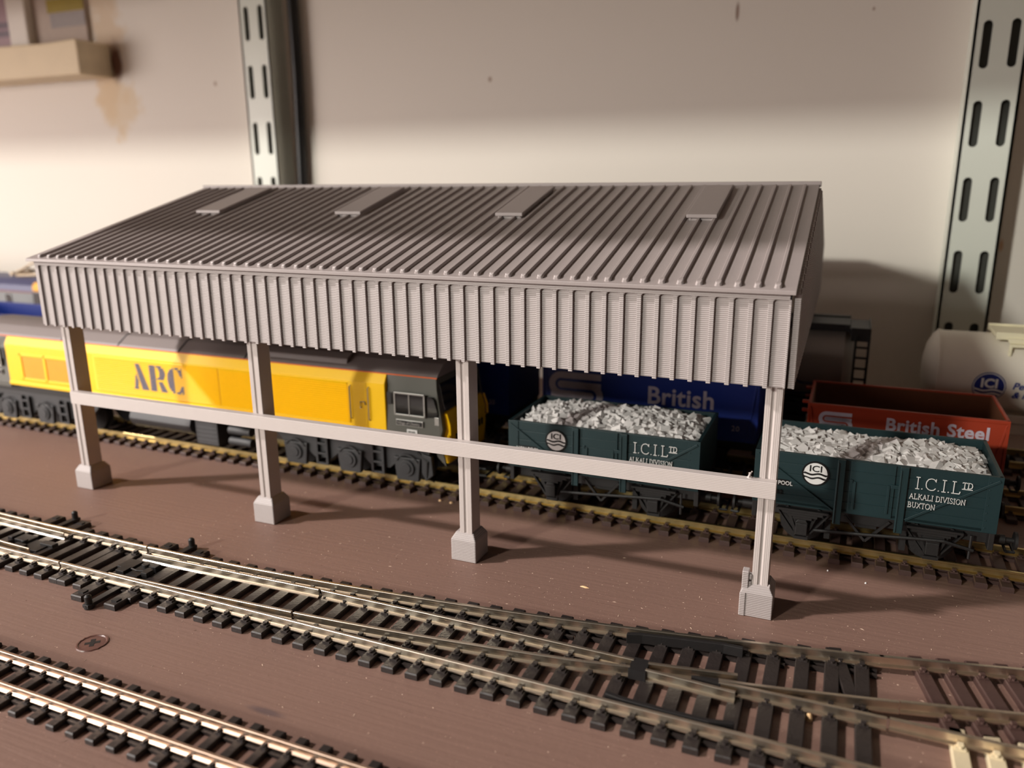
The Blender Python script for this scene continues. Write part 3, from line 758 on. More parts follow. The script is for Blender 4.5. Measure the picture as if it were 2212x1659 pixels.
    m = MB(); m.tube([(-14, -14.8, 10.2), (0, -15.2, 11.4), (12, -15.6, 12.6), (20, -15.8, 13.2), (27.5, -15.6, 11.6)], .5, 6); m.tube([(26.6, -15.4, 16), (26.6, -15.4, 9)], .4, 6)
    m.strap((-6, 16), (0, 9), .7, -14.5, -13.8); m.strap((6, 16), (0, 9), .7, -14.5, -13.8)
    m.build('brake_lever', 'under_dark', root, smooth=False)
    for x in (-17.5+7.2, 17.5-7.2):
        m = MB(); m.box(x-.8, x+.8, -10, -7.2, 6, 12.6); m.box(x-.8, x+.8, 7.2, 10, 6, 12.6); m.build('brake_block', 'under_dark', root)
    buffers(root, hl); couplings(root, hl)
    # stone load, lies in the wagon
    rnd = random.Random(int(X0)); m = MB()
    L1, W1 = hl-1.3, hw-1.3
    hgt = 3.4 if X0 < 200 else 2.2
    def top(x, y): return (32.9 if X0 < 200 else 32.3)+hgt*(1-(abs(x)/L1)**4)*(1-(abs(y)/W1)**2.6)+.6*math.sin(x*.23+1)*math.cos(y*.3)*(1-(abs(x)/L1)**6)*(1-(abs(y)/W1)**4)
    nx, ny = 40, 22; vs = []; fs = []
    for j in range(ny+1):
        for i in range(nx+1):
            x = -L1+2*L1*i/nx; y = -W1+2*W1*j/ny; vs.append((x, y, top(x, y)-1.2))
    for j in range(ny):
        for i in range(nx): a = j*(nx+1)+i; fs.append((a, a+1, a+nx+2, a+nx+1))
    m.add(vs, fs)
    phi = (1+5**.5)/2
    ico = [Vector(v).normalized() for v in ((-1, phi, 0), (1, phi, 0), (-1, -phi, 0), (1, -phi, 0), (0, -1, phi), (0, 1, phi), (0, -1, -phi), (0, 1, -phi), (phi, 0, -1), (phi, 0, 1), (-phi, 0, -1), (-phi, 0, 1))]
    cube = [Vector((a, c, e)) for a in (-.8, .8) for c in (-.8, .8) for e in (-.7, .7)]
    import bmesh
    for j in range(14):
        for i in range(26):
            x = -L1+1.2+(2*L1-2.4)*(i+rnd.uniform(.15, .85))/26; y = -W1+1.1+(2*W1-2.2)*(j+rnd.uniform(.15, .85))/14
            r = rnd.uniform(1.35, 1.95); sc3 = Vector((rnd.uniform(.8, 1.3), rnd.uniform(.75, 1.2), rnd.uniform(.45, .8)))
            rot = Matrix.Rotation(rnd.uniform(0, 6.3), 3, 'Z') @ Matrix.Rotation(rnd.uniform(-.7, .7), 3, 'X') @ Matrix.Rotation(rnd.uniform(-.7, .7), 3, 'Y')
            bm = bmesh.new()
            base = cube if rnd.random() < .6 else ico
            for v in base:
                q = v*rnd.uniform(.8, 1.15); q = Vector((q.x*sc3.x, q.y*sc3.y, q.z*sc3.z))*r; q = rot @ q
                bm.verts.new((q.x+x, q.y+y, q.z+top(x, y)-.9))
            h = bmesh.ops.convex_hull(bm, input=bm.verts)
            bm.verts.index_update()
            m.add([tuple(v.co) for v in bm.verts], [tuple(v.index for v in f.verts) for f in bm.faces]); bm.free()
    ld = m.build('stone_load', 'stone', None, (cx, yC(cx), 0), TILT)
    return root, ld
_, ld = stone_wagon('stone_wagon', 155.2, 'dark teal stone wagon under the canopy, half hidden by the cross rail', '3102')
tag(ld, 'heaped white stone filling the teal wagon under the canopy', 'stone', 'white stone loads', 'stuff')
_, ld = stone_wagon('stone_wagon', 235.4, 'dark teal stone wagon standing out beyond the rightmost post', '3102')
tag(ld, 'heaped white stone filling the teal wagon right of the last post', 'stone', 'white stone loads', 'stuff')

# ---- steel works open wagons
def logo(mb, x, z, w_, h, y):
    """two nested ribbons bent in an S"""
    t = h*.18; g = h*.085
    for k in (0, 1):
        r_o = h/4+(t+g)/2*(1 if k == 0 else -1)
        pts = []
        xl, xr = x+h*.30, x+w_-h*.30
        if k == 0:
            pts = [(x+w_, z+h-t/2), (xl, z+h-t/2)]
            r = h/4+t/2+g/2-t*.0
            r = (h-t-(h/2-t/2-g/2))/2
        top_z = z+h-t/2-(t+g)*k; mid_z = z+h/2-(t+g)/2+(t+g)*k
        r = (top_z-mid_z)/2
        pts = [(x+w_, top_z)]+[(xl+r*math.cos(a), top_z-r+r*math.sin(a)) for a in [PI/2+PI*i/12 for i in range(13)]]
        r2 = ((mid_z)-(z+t/2+(t+g)*(1-k)))/2
        r2 = max(r2, .05)
        pts += [(xr+r2*math.cos(a), mid_z-r2+r2*math.sin(a)) for a in [PI/2-PI*i/12 for i in range(13)]]
        pts += [(x, mid_z-2*r2)]
        ribbon(mb, pts, t, y-.12, y)
def open_wagon(cx, yf, ln, ztop, zb, paint, inside, label, group=None, dash=None, logo_at=None, texts=(), name='open_wagon'):
    hl = ln/2; hw = 17.2
    root = empty(name, (cx, yf(cx), 0), TILT); tag(root, label, 'wagon', group)
    m = MB()
    for s in (-1, 1):
        a, bb = sorted((s*hw, s*(hw-1))); m.box(-hl, hl, a, bb, zb, ztop)
        a, bb = sorted((s*(hl-1), s*hl)); m.box(a, bb, -hw, hw, zb, ztop)
        a, bb = sorted((s*hw, s*(hw+.35)))
        m.box(-hl, hl, a, bb, ztop-1.1, ztop)
    m.box(-hl, hl, -hw, hw, zb, zb+1)
    m.build('body', paint, root, bevel=.2)
    m = MB(); i_ = 1.05
    for s in (-1, 1):
        a, bb = sorted((s*(hw-i_), s*(hw-i_-.25))); m.box(-hl+i_, hl-i_, a, bb, zb+1, ztop-.5)
        a, bb = sorted((s*(hl-i_), s*(hl-i_-.25))); m.box(a, bb, -hw+i_, hw-i_, zb+1, ztop-.5)
    m.box(-hl+i_, hl-i_, -hw+i_, hw-i_, zb+1, zb+1.4)
    m.build('lining_or_shade', inside, root)
    for s in (-1, 1):
        m = MB(); a, bb = sorted((s*(hw-.1), s*(hw+.3)))
        for sx in (-1, 1):
            m.strap((sx*(hl-.8), ztop-1.6), (sx*(hl-3.6), zb+1), .7, a, bb)
            m.box(sx*hl-(.9 if sx > 0 else 0), sx*hl+(0 if sx > 0 else .9), a, bb, zb, ztop)
        m.box(-hl, hl, a, bb, zb, zb+1)
        m.build('side_strap', paint, root, bevel=.1)
        for z in (ztop-1.4, ztop-4.5):
            m = MB(); m.box(-hl-2.2, -hl, *sorted((s*11, s*9.4)), z-.5, z+.5); m.build('end_hinge', paint, root, bevel=.15)
    if logo_at:
        m = MB(); logo(m, *logo_at, -hw-.02); m.build('logo', 'lilac', root)
    for (t, sz, x, z, th, sp) in texts:
        text_mb(t, sz, x, z, -hw-.08, thick=th, spacing=sp).build('lettering', 'lilac', root)
    m = MB(); m.box(-hl+1, hl-1, -12.5, -11, zb-4.5, zb); m.box(-hl+1, hl-1, 11, 12.5, zb-4.5, zb); m.box(-hl, -hl+1.3, -16, 16, zb-5, zb); m.box(hl-1.3, hl, -16, 16, zb-5, zb)
    m.build('underframe', 'under_dark', root, bevel=.2)
    for x in (-hl*.56, hl*.56):
        wheelset(root, x, 6)
        for s in (-1, 1):
            m = MB(); a, bb = sorted((s*12.6, s*15)); m.box(x-1.8, x+1.8, a, bb, 8, 12); m.strap((x-6, 14.5), (x-1.5, 8), .8, a, bb); m.strap((x+6, 14.5), (x+1.5, 8), .8, a, bb); m.box(x-7, x+7, a+.3, bb-.3, 13.4, 14.6)
            m.build('axlebox', 'under_dark', root, bevel=.1)
    buffers(root, hl, 13.6); couplings(root, hl)
    return root
rw = open_wagon(278.2, yD, 61.2, 36.0, 17.8, 'red', 'rust', 'orange-red empty open wagon behind the right stone wagon, lettered British Steel', None,
           logo_at=(-26.4, 26.3, 10.2, 7.2), texts=(('British Steel', 6.0, -5.6, 29.0, .16, 1.05),))
bw = open_wagon(189.6, yD, 83.2, 45.0, 18.5, 'blue', 'blue', 'blue high-sided wagon lettered British, in the dark behind the canopy stone wagon', 'blue high-sided wagons',
           logo_at=(-38.0, 25.2, 20.5, 14.0), texts=(('British', 9.4, .6, 30.0, .18, 1.03), ('20', 2.8, 32.4, 22.6, .01, 1.1)), name='high_sided_wagon')
c2 = copy_tree(bw); c2.location = Vector((91.6, yD(91.6), 0))*S; c2['label'] = 'blue high-sided wagon hidden in shade behind the cab of the yellow locomotive'
c3 = copy_tree(bw); c3.location = Vector((-187.5, yD(-187.5), 0))*S; c3.scale.z = 0.95; c3['label'] = 'bright blue high-sided wagon at the left edge beyond the yellow locomotive'

# ---- yellow locomotive
loco = empty('diesel_locomotive', (6, yC(6), 0), TILT)
tag(loco, 'yellow and grey diesel locomotive lettered ARC standing behind the left posts', 'locomotive')
LX = 6
def sec(z_bot=22.6, cut=None, grow=0):
    g = grow
    return [(-17.3-g, z_bot), (-17.3-g, 42), (-15.4-g*.6, 45.6+g*.6), (-14.6, 46.6+g), (-10, 49.6+g), (-5, 50.9+g), (0, 51.3+g), (5, 50.9+g), (10, 49.6+g), (14.6, 46.6+g), (15.4+g*.6, 45.6+g*.6), (17.3+g, 42), (17.3+g, z_bot)]
lower = lambda g=0: [(-17.3-g, 23.2), (-17.3-g, 42), (-15.4-g, 45.6), (15.4+g, 45.6), (17.3+g, 42), (17.3+g, 23.2)]
m = MB(); m.prism(lower(), 'x', -95-LX, 107-LX)
body = m.build('body_side', 'yellow', loco, bevel=.25)
m = MB(); m.prism([(-15.35, 45.6), (-14.5, 46.5), (-10, 49.5), (-5, 50.8), (0, 51.2), (5, 50.8), (10, 49.5), (14.5, 46.5), (15.35, 45.6)], 'x', -119-LX, 127.4-LX)
roof_ = m.build('roof', 'roofgrey', loco, bevel=.2)
for x in (-60, -26, 8, 42):
    m = MB(); m.prism([(-15.5, 45.7), (-14.6, 46.7), (-10, 49.7), (-5, 51.0), (0, 51.4), (5, 51.0), (10, 49.7), (14.6, 46.7), (15.5, 45.7)], 'x', x-LX, x+.5-LX)
    m.build('roof_joint', 'under', roof_)
m = MB(); m.box(-119-LX, 127.4-LX, -15.62, -15.3, 45.35, 45.75); m.box(-119-LX, 127.4-LX, 15.3, 15.62, 45.35, 45.75); m.build('orange_line', 'orange', loco)
m = MB(); m.prism([(-13.6, 46.8), (-13.0, 49.0), (-9.4, 50.6), (-8.4, 49.6)], 'x', 52-LX, 89-LX); m.build('roof_silencer', 'roofgrey', roof_, bevel=.4)
m = MB(); m.box(-40-LX, -4-LX, -6, 6, 50.5, 52.4); m.cyl((60-LX, 0, 50), 'z', 5, 2, 24); m.build('roof_grille', 'under', roof_, bevel=.3)
# louvred panels
for s in (-1, 1):
    m = MB(); a, bb = sorted((s*17.2, s*17.55)); p = .85
    z = 26.2; i = 0
    while z < 40.9:
        q = sorted((s*17.25, s*17.62))
        for (xa, xb) in ((-38.6, 30.0), (30.8, 91.0)):
            m.add([(xa-LX, s*17.28, z), (xb-LX, s*17.28, z), (xb-LX, s*17.9, z+.10), (xa-LX, s*17.9, z+.10), (xa-LX, s*17.28, z+.62), (xb-LX, s*17.28, z+.62)], [(0, 1, 2, 3), (3, 2, 5, 4), (0, 3, 4), (1, 5, 2)])
        z += p
    m.build('louvre_panel', 'yellow', body)
    m = MB(); a, bb = sorted((s*17.2, s*17.75)); m.box(-95-LX, 92-LX, a, bb, 23.2, 24.9); m.box(91.2-LX, 91.8-LX, a, bb, 26, 40); m.build('side_ledge', 'yellow', body, bevel=.25)
    m = MB(); a, bb = sorted((s*17.25, s*17.5))
    m.box(-84.4-LX, -70.4-LX, a, bb, 27.2, 37.2); m.box(-68.8-LX, -53-LX, a, bb, 27.2, 37.2); m.build('side_grille', 'mesh_yellow', body)
    m = MB(); a, bb = sorted((s*17.25, s*17.8))
    m.box(-86-LX, -51-LX, a, bb, 37.2, 38.4); m.box(-86-LX, -51-LX, a, bb, 26, 27.2); m.box(-86-LX, -84.4-LX, a, bb, 26, 38.4); m.box(-70.4-LX, -68.8-LX, a, bb, 26, 38.4); m.box(-52.4-LX, -51-LX, a, bb, 26, 38.4)
    m.build('grille_frame', 'yellow', body, bevel=.15)
    m = MB(); a, bb = sorted((s*17.25, s*17.42))
    m.box(93.2-LX, 99.2-LX, a, bb, 24.6, 42)
    dr = m.build('body_door', 'yellow', loco, bevel=.15)
    m = MB(); y = s*17.95
    for x in (92.4, 100.2): m.tube([(x-LX, s*17.3, 40.4), (x-LX, y, 40.0), (x-LX, y, 28.2), (x-LX, s*17.3, 27.8)], .22, 6)
    m.build('handrail', 'silver', loco, smooth=True)
    m = MB(); m.tube([(96.6-LX, s*17.7, 32.2), (96.6-LX, s*17.7, 34.6), (98.4-LX, s*17.7, 34.8), (98.6-LX, s*17.5, 33.6)], .2, 6); m.build('door_handle', 'silver', dr, smooth=True)
# stencil letters on the louvres
def letter_polys():
    P = []
    # x 0..28, z 0..11
    P += [[(0, 0), (3.6, 0), (3.9, .7), (3.0, 1.0), (1.9, 4.2), (2.6, 6.2), (1.5, 10.9), (.6, 10.9), (.6, 4)]]
    P = []
    P.append([(2.0, 11), (4.6, 11), (8.9, 0), (4.9, 0)])               # A heavy leg
    P.append([(0, 0), (3.4, 0), (2.7, .9), (3.3, 3.6), (2.4, 6.6), (1.7, 6.2), (.8, 1.0)])
    P.append([(9.8, 11), (13.2, 11), (13.2, 0), (9.8, 0)])             # R stem
    P.append([(13.8, 11), (16.4, 11), (18.2, 9.6), (18.6, 7.6), (17.6, 5.6), (16.0, 4.9), (13.8, 4.9), (13.8, 5.6), (15.0, 6.2), (15.4, 8.0), (15.0, 9.8), (13.8, 10.2)])
    P.append([(14.2, 4.6), (16.6, 4.6), (19.2, 0), (15.6, 0)])
    P.append([(23.2, 11), (21.2, 10.2), (19.7, 8.0), (19.4, 5.4), (19.9, 2.6), (21.4, .7), (23.2, 0), (23.2, 11)])   # C
    P.append([(23.9, 11), (25.6, 10.9), (26.6, 10.3), (27.6, 11), (27.6, 7.2), (26.6, 7.4), (25.6, 9.8), (23.9, 10.6)])
    P.append([(23.9, 0), (25.8, .2), (26.6, .8), (27.8, 0), (28.0, 3.6), (26.8, 3.2), (25.4, 1.0), (23.9, .5)])
    return P
m = MB(); z = 26.2
while z < 40.9:
    zc = z+.37-28.6
    if 0 < zc < 11:
        for poly in letter_polys():
            xs_ = []
            for (x1, z1), (x2, z2) in zip(poly, poly[1:]+poly[:1]):
                if (z1 <= zc) != (z2 <= zc): xs_.append(x1+(zc-z1)/(z2-z1)*(x2-x1))
            xs_.sort()
            for a, bb in zip(xs_[::2], xs_[1::2]):
                X0 = -16.4-LX+a; X1 = -16.4-LX+bb
                m.add([(X0, -17.95, z+.08), (X1, -17.95, z+.08), (X1, -17.34, z+.62), (X0, -17.34, z+.62), (X0, -17.3, z+.0), (X1, -17.3, z+.0)], [(0, 1, 2, 3), (4, 5, 1, 0), (0, 3, 4), (1, 5, 2)])
    z += .85
m.build('name_lettering', 'steelblue', body, label='faded blue stencil letters ARC')
# cabs
def cab(s):
    """s=+1 right-hand cab 107..134 ; s=-1 left-hand cab"""
    X = lambda x: (x-LX) if s > 0 else -(x-LX)
    m = MB()
    prof = [(107, 23.2), (129.0, 23.2), (130.2, 27.5), (129.5, 32.5), (128.0, 42.0), (127.2, 45.6), (107, 45.6)]
    for k in range(1):
        pts = [(X(x), z) for x, z in prof]
        hw = 17.3
        # side walls follow the body section: full width low, leaning in above 42
        r = []
        for (x, z) in pts:
            w_ = hw if z <= 42 else hw-(z-42)/3.6*1.9
            r.append((x, w_, z))
        n = len(r)
        vs = [(x, -w_, z) for x, w_, z in r]+[(x, w_, z) for x, w_, z in r]
        m.add(vs, [tuple(range(n)), tuple(reversed(range(n, 2*n)))]+[(i, i+n, (i+1) % n+n, (i+1) % n) for i in range(n)])
    # split at 42 is approximated by the extra profile point at the front edge; add the shoulder crease
    cb = m.build('cab', 'locogrey', loco, bevel=.35)
    # front: yellow nose panel and black screens
    m = MB()
    a, bb = sorted((X(129.1), X(131.7)))
    if s > 0: pr_ = [(X(126.1), 21), (X(127.7), 14.2), (X(131.1), 14.2), (X(131.9), 22), (X(131.7), 29), (X(130.1), 33.6), (X(128.6), 33.0), (X(128.1), 24)]
    else: pr_ = [(X(126.1), 21), (X(127.7), 14.2), (X(131.1), 14.2), (X(131.9), 22), (X(131.7), 29), (X(130.1), 33.6), (X(128.6), 33.0), (X(128.1), 24)]
    m.prism(pr_, 'y', -14.9, 14.9)
    nose = m.build('nose', 'yellow', cb, bevel=1.0)
    m = MB()
    for sy in (-1, 1):
        q = sorted((sy*1.0, sy*14.6)); m.prism([(X(128.85), 33.9), (X(129.7), 34.0), (X(127.8), 43.6), (X(126.7), 43.4)], 'y', q[0], q[1])
    m.build('windscreen', 'glass', cb, bevel=.3)
    for sy in (-1, 1):
        m = MB(); m.tube([(X(130.7), sy*15.2, 33), (X(132), sy*15.4, 29), (X(132.1), sy*15.4, 25.4), (X(130.3), sy*15.2, 23.4)], .45, 8)
        m.build('nose_handrail', 'yellow', nose, smooth=True)
    m = MB()
    for y in (-10.5, -8.2, -6, 6, 8.2, 10.5): m.box(*sorted((X(131.5), X(132.3))), y-.5, y+.5, 22, 24.6)
    m.build('jumper_box', 'under_dark', nose, bevel=.15)
    for sy in (-1, 1):
        m = MB(); a, bb = sorted((X(133.4), X(137.2))); m.cyl((a, sy*11.4, 15.2), 'x', 1.4, bb-a, 14); a, bb = sorted((X(137.2), X(138))); m.cyl((a, sy*11.4, 15.2), 'x', 2.9, bb-a, 20)
        m.build('buffer', 'under', loco, smooth=True)
    m = MB(); m.tube([(X(128), -1.4, 8.8), (X(139), -1.4, 8.8), (X(140), 0, 8.6), (X(139), 1.4, 8.8), (X(128), 1.4, 8.8)], .5); m.tube([(X(138), -5, 7.6), (X(140.5), -5, 7.6), (X(140.5), 5, 7.6), (X(138), 5, 7.6)], .5)
    m.build('coupling', 'under_dark', loco, smooth=True)
    # side windows, plates
    for sy in (-1, 1):
        y = sy*17.3
        q = lambda d0, d1: sorted((y+sy*d0, y+sy*d1))
        m = MB(); m.box(*sorted((X(111.2), X(123.0))), *q(-.3, .12), 31.6, 39.4); wd = m.build('side_window', 'glass', cb)
        m = MB()
        for (xa, xb, za, zb_) in ((110.8, 123.4, 39.2, 39.8), (110.8, 123.4, 31.2, 31.8), (110.8, 111.4, 31.2, 39.8), (122.8, 123.4, 31.2, 39.8), (116.8, 117.2, 31.4, 39.6)):
            m.box(*sorted((X(xa), X(xb))), *q(.05, .4), za, zb_)
        m.build('window_frame', 'silver', wd, bevel=.08)
        m = MB(); m.prism([(X(124.2), 31.4), (X(128.2), 31.9), (X(128.4), 33.2), (X(126.8), 38.4), (X(125.8), 39.2), (X(124.2), 39.0)], 'y', *q(-.3, .14)); m.build('quarter_light', 'glass', cb, bevel=.1)
        m = MB(); m.prism([(X(107.9), 35.2), (X(108.8), 34.8), (X(109.7), 35.2), (X(109.7), 39.2), (X(108.8), 39.7), (X(107.9), 39.2)], 'y', *q(-.1, .14)); m.build('grab_recess', 'under_dark', cb, bevel=.1)
        m = MB(); m.box(*sorted((X(111.3), X(122.3))), *q(-.1, .22), 27.5, 29.7); pl = m.build('name_plate', 'silver', cb, bevel=.08)
        m = MB(); m.box(*sorted((X(111.6), X(122.0))), *q(.1, .30), 27.8, 29.4); m.build('plate_field', 'plate', pl)
        if sy < 0 and s > 0: text_mb('Village of Chantry', 1.35, X(111.9), 28.15, y-.34, thick=.02, sx=.93).build('plate_lettering', 'silver', pl)
        m = MB(); m.box(*sorted((X(115.6), X(119.8))), *q(-.1, .16), 24.6, 26.3); np_ = m.build('number_plate', 'white', cb, bevel=.06)
        if sy < 0 and s > 0: text_mb('59102', 1.25, X(116.0), 24.95, y-.2, thick=.02, sx=1.0).build('number', 'plate', np_)
        m = MB(); m.box(*sorted((X(127.0), X(128.8))), *q(-.1, .15), 29.0, 31.9); m.build('data_panel', 'silver', cb, bevel=.06)
        m = MB(); m.prism([(X(107), 23.2), (X(129), 23.2), (X(131.2), 14), (X(127.6), 17.4), (X(127), 21.8), (X(107), 21.8)], 'y', *sorted((y-sy*.8, y-sy*.05))); m.build('cab_skirt', 'locogrey', cb, bevel=.1)
    return cb
cab(1); cab(-1)
# chassis, tank, bogies
m = MB(); m.box(-126-LX, 128-LX, -14.5, 14.5, 18.6, 23.3); m.build('frame', 'under_dark', loco, bevel=.3)
m = MB(); n = 20
m.loft([[(x, -14.2+ (0)+ 0, 0)] for x in ()] or [[(-24-LX, 15.6*math.cos(a), 14.4+7.2*math.sin(a)) for a in [2*PI*i/n for i in range(n)]], [(10-LX, 15.6*math.cos(a), 14.4+7.2*math.sin(a)) for a in [2*PI*i/n for i in range(n)]]])
m.build('fuel_tank', 'under', loco, smooth=True)
m = MB(); m.box(13.4-LX, 25-LX, -15.6, 15.6, 7.6, 20.6)
for z in (9.4, 11.2, 13, 14.8): m.box(13.6-LX, 24.8-LX, -15.75, 15.75, z, z+.35)
m.build('battery_box', 'under', loco, bevel=.2)
for s in (-1, 1):
    for z in (10.2, 14.8):
        m = MB(); m.cyl((30-LX, s*13.6, z), 'x', 1.75, 11, 18); m.build('air_cylinder', 'under', loco, smooth=True)
def bogie(cx, s):
    root = empty('bogie', (cx-LX, 0, 0)); root.parent = loco
    for x in (-25, 0, 25):
        for sy in (-1, 1):
            mb = MB(); yc = sy*8.3
            mb.cyl((x, yc-1.3, 11.2), 'y', 7, 2.2, 32); mb.cyl((x, (yc-1.8 if sy > 0 else yc+1.0), 11.2), 'y', 7.8, .8, 32)
            mb.build('wheel', 'under_dark', root, smooth=True)
    for sy in (-1, 1):
        a, bb = sorted((sy*13.0, sy*14.6)); m = MB()
        m.prism([(-34, 16.5), (-34, 19), (34, 19), (34, 16.5), (30, 12.6), (20, 11.8), (17, 9.2), (9, 9.2), (5, 12.6), (-5, 12.6), (-9, 9.2), (-17, 9.2), (-20, 11.8), (-30, 12.6)], 'y', a, bb)
        m.build('side_frame', 'under', root, bevel=.25)
        for x in (-25, 0, 25):
            m = MB(); a, bb = sorted((sy*14.0, sy*15.7))
            m.prism([(x-5.6, 14.6), (x+5.6, 14.6), (x+4.6, 5.8), (x-4.6, 5.8)], 'y', a, bb)
            bx_ = m.build('axlebox', 'under', root, bevel=.3)
            m = MB(); a, bb = sorted((sy*15.5, sy*16.4)); m.cyl((x, a, 10.8), 'y', 3.1, bb-a, 24); m.cyl((x, min(sy*16.3, sy*16.8), 10.8), 'y', 1.9, .5, 20); m.build('axlebox_cover', 'under', bx_, bevel=.15)
            m = MB()
            pts = [(x+4.9*math.cos(t), 11+4.9*math.sin(t)) for t in [PI*.15+PI*.7*i/10 for i in range(11)]]
            ribbon(m, pts, .5, *sorted((sy*15.5, sy*16.1))); m.build('axlebox_rib', 'under', bx_)
        m = MB(); a, bb = sorted((sy*14.6, sy*16.0))
        for x in (-12.5, 12.5):
            m.box(x-2.8, x-1.8, a, bb, 7, 17.5); m.box(x+1.8, x+2.8, a, bb, 7, 17.5)
            for z in (7, 11, 15): m.box(x-2.4, x+2.4, a, bb, z, z+.8)
        m.build('step_ladder', 'under', root, bevel=.1)
        m = MB(); a, bb = sorted((sy*13.6, sy*15.4)); m.prism([(s*31, 17), (s*35, 16), (s*35.6, 9), (s*32.4, 6.4), (s*30.8, 9.5)], 'y', a, bb); m.build('sand_box', 'under', root, bevel=.3)
        m = MB(); m.tube([(s*29, sy*14.6, 17), (s*33.6, sy*15.6, 14), (s*33, sy*15.2, 8), (s*34, sy*12, 5.4)], .45, 6); m.build('sand_pipe', 'under_dark', root, smooth=True)
bogie(89, 1); bogie(-77, -1)

# ---- white tank wagon
def tank_wagon(cx, ln, r, zc, paint, label, name, walk, frame_m):
    hl = ln/2; root = empty(name, (cx, yE(cx), 0), TILT); tag(root, label, 'tank wagon', 'tank wagons by the wall')
    n = 48; m = MB(); rings = []
    prof = [(-hl-4.5, .05), (-hl-4.2, r*.35), (-hl-3.2, r*.65), (-hl-1.6, r*.88), (-hl, r*.985), (-hl, r), (-hl+.9, r), (-hl+.9, r*.985), (hl-.9, r*.985), (hl-.9, r), (hl, r), (hl, r*.985), (hl+1.6, r*.88), (hl+3.2, r*.65), (hl+4.2, r*.35), (hl+4.5, .05)]
    for x, q in prof: rings.append([(x, q*math.cos(2*PI*i/n), zc+q*math.sin(2*PI*i/n)) for i in range(n)])
    m.loft(rings); m.build('tank_barrel', paint, root, smooth=True)
    m = MB(); m.box(-hl-5, hl+5, -12.5, -10.5, 16.2, 20.6); m.box(-hl-5, hl+5, 10.5, 12.5, 16.2, 20.6)
    m.box(-hl-6, -hl-4.6, -16, 16, 15.6, 20.8); m.box(hl+4.6, hl+6, -16, 16, 15.6, 20.8)
    for x in (-hl+6, hl-6): m.box(x-3, x+3, -11, 11, 18, zc-r*.72)
    m.build('tank_frame', frame_m, root, bevel=.3)
    for x in (-hl*.62, hl*.62):
        wheelset(root, x, 6.2)
        for s in (-1, 1):
            m = MB(); a, bb = sorted((s*12.6, s*15)); m.box(x-2, x+2, a, bb, 8, 13); m.box(x-8, x+8, a, bb-.4, 13.6, 15.6); m.build('axlebox', 'under_dark', root, bevel=.2)
    buffers(root, hl+6, 14.6); couplings(root, hl+6)
    return root, hl
tw, hl = tank_wagon(337, 90, 15.6, 37.6, 'tankwhite', 'white tank wagon with a round blue wave emblem, at the right edge by the wall', 'tank_wagon', True, 'tankwhite')
m = MB(); m.box(-26.5, 40, -10.5, 10.5, 53.0, 54.4)
m.box(-26.5, 40, -10.9, -10.3, 52.4, 55.2); m.box(-26.5, 40, 10.3, 10.9, 52.4, 55.2)
m.prism([(-22, 51.2), (-22, 46.6), (-21, 46.6), (-21, 50.0), (38, 50.0), (38, 51.2)], 'y', -13.0, -11.6); m.prism([(-22, 51.2), (38, 51.2), (38, 53.2), (-23, 53.2)], 'y', -11.9, -10.2)
m.build('top_walkway', mat('cream_walkway', (236, 228, 196), .5), tw, bevel=.25)
m = MB(); m.box(-50, 50, -13.4, -12.2, 20.8, 23.8); m.build('side_rail', 'tankwhite', tw, bevel=.3)
def on_barrel(mb, xc, zc0, R, z_c):           # wrap flat lettering on the barrel
    out = MB(); out.f = mb.f
    out.v = [(x, -math.sqrt(max(0, (R-y)**2-(z-z_c)**2)), z) for x, y, z in mb.v]
    return out
ex, ez, er = 309.8-337, 34.8, 5.7
def disc(r, r_in=0, n=48):
    q = MB()
    if r_in: 
        for i in range(n):
            a, bb = 2*PI*i/n, 2*PI*(i+1)/n
            q.prism([(ex+r*math.cos(a), ez+r*math.sin(a)), (ex+r*math.cos(bb), ez+r*math.sin(bb)), (ex+r_in*math.cos(bb), ez+r_in*math.sin(bb)), (ex+r_in*math.cos(a), ez+r_in*math.sin(a))], 'y', -.0, .02)
    return q
def strip_disc(r, lo, hi, y, wav=.0):
    q = MB(); n = 26
    for i in range(n):
        t0, t1 = -1+2*i/n, -1+2*(i+1)/n
        f = lambda t, z: max(-math.sqrt(max(0, r*r*(1-t*t))), min(math.sqrt(max(0, r*r*(1-t*t))), z+wav*math.sin(t*PI*1.5) if abs(z) < r else z))
        pa = [(ex+r*t0, ez+f(t0, lo)), (ex+r*t1, ez+f(t1, lo)), (ex+r*t1, ez+f(t1, hi)), (ex+r*t0, ez+f(t0, hi))]
        k = 6
        for j in range(k):
            zz = lambda a, c, u: a+(c-a)*u
            q.prism([(pa[0][0], zz(pa[0][1], pa[3][1], j/k)), (pa[1][0], zz(pa[1][1], pa[2][1], j/k)), (pa[1][0], zz(pa[1][1], pa[2][1], (j+1)/k)), (pa[0][0], zz(pa[0][1], pa[3][1], (j+1)/k))], 'y', y, y+.05)
    return q
RB = 15.4
em = on_barrel(strip_disc(er, -9, 9, -.10), 0, 0, RB, 37.6).build('emblem', 'tankblue', tw, label='round blue and white wave emblem')
on_barrel(disc(er-.35, er-.65).box(0, 0, 0, 0, 30, 30) if False else disc(er-.35, er-.65), 0, 0, RB+.2, 37.6).build('emblem_ring', 'white', em)
on_barrel(strip_disc(er-.65, -1.75, -1.0, -.22, .34), 0, 0, RB, 37.6).build('emblem_wave', 'white', em)
on_barrel(strip_disc(er-.65, -3.3, -2.5, -.22, .34), 0, 0, RB, 37.6).build('emblem_wave', 'white', em)
on_barrel(strip_disc(er-.65, -9, -4.0, -.22, .2), 0, 0, RB, 37.6).build('emblem_wave', 'white', em)
on_barrel(text_mb('ICI', 4.9, ex, ez-.2, -.26, thick=.16, align='CENTER'), 0, 0, RB, 37.6).build('emblem_letters', 'white', em)
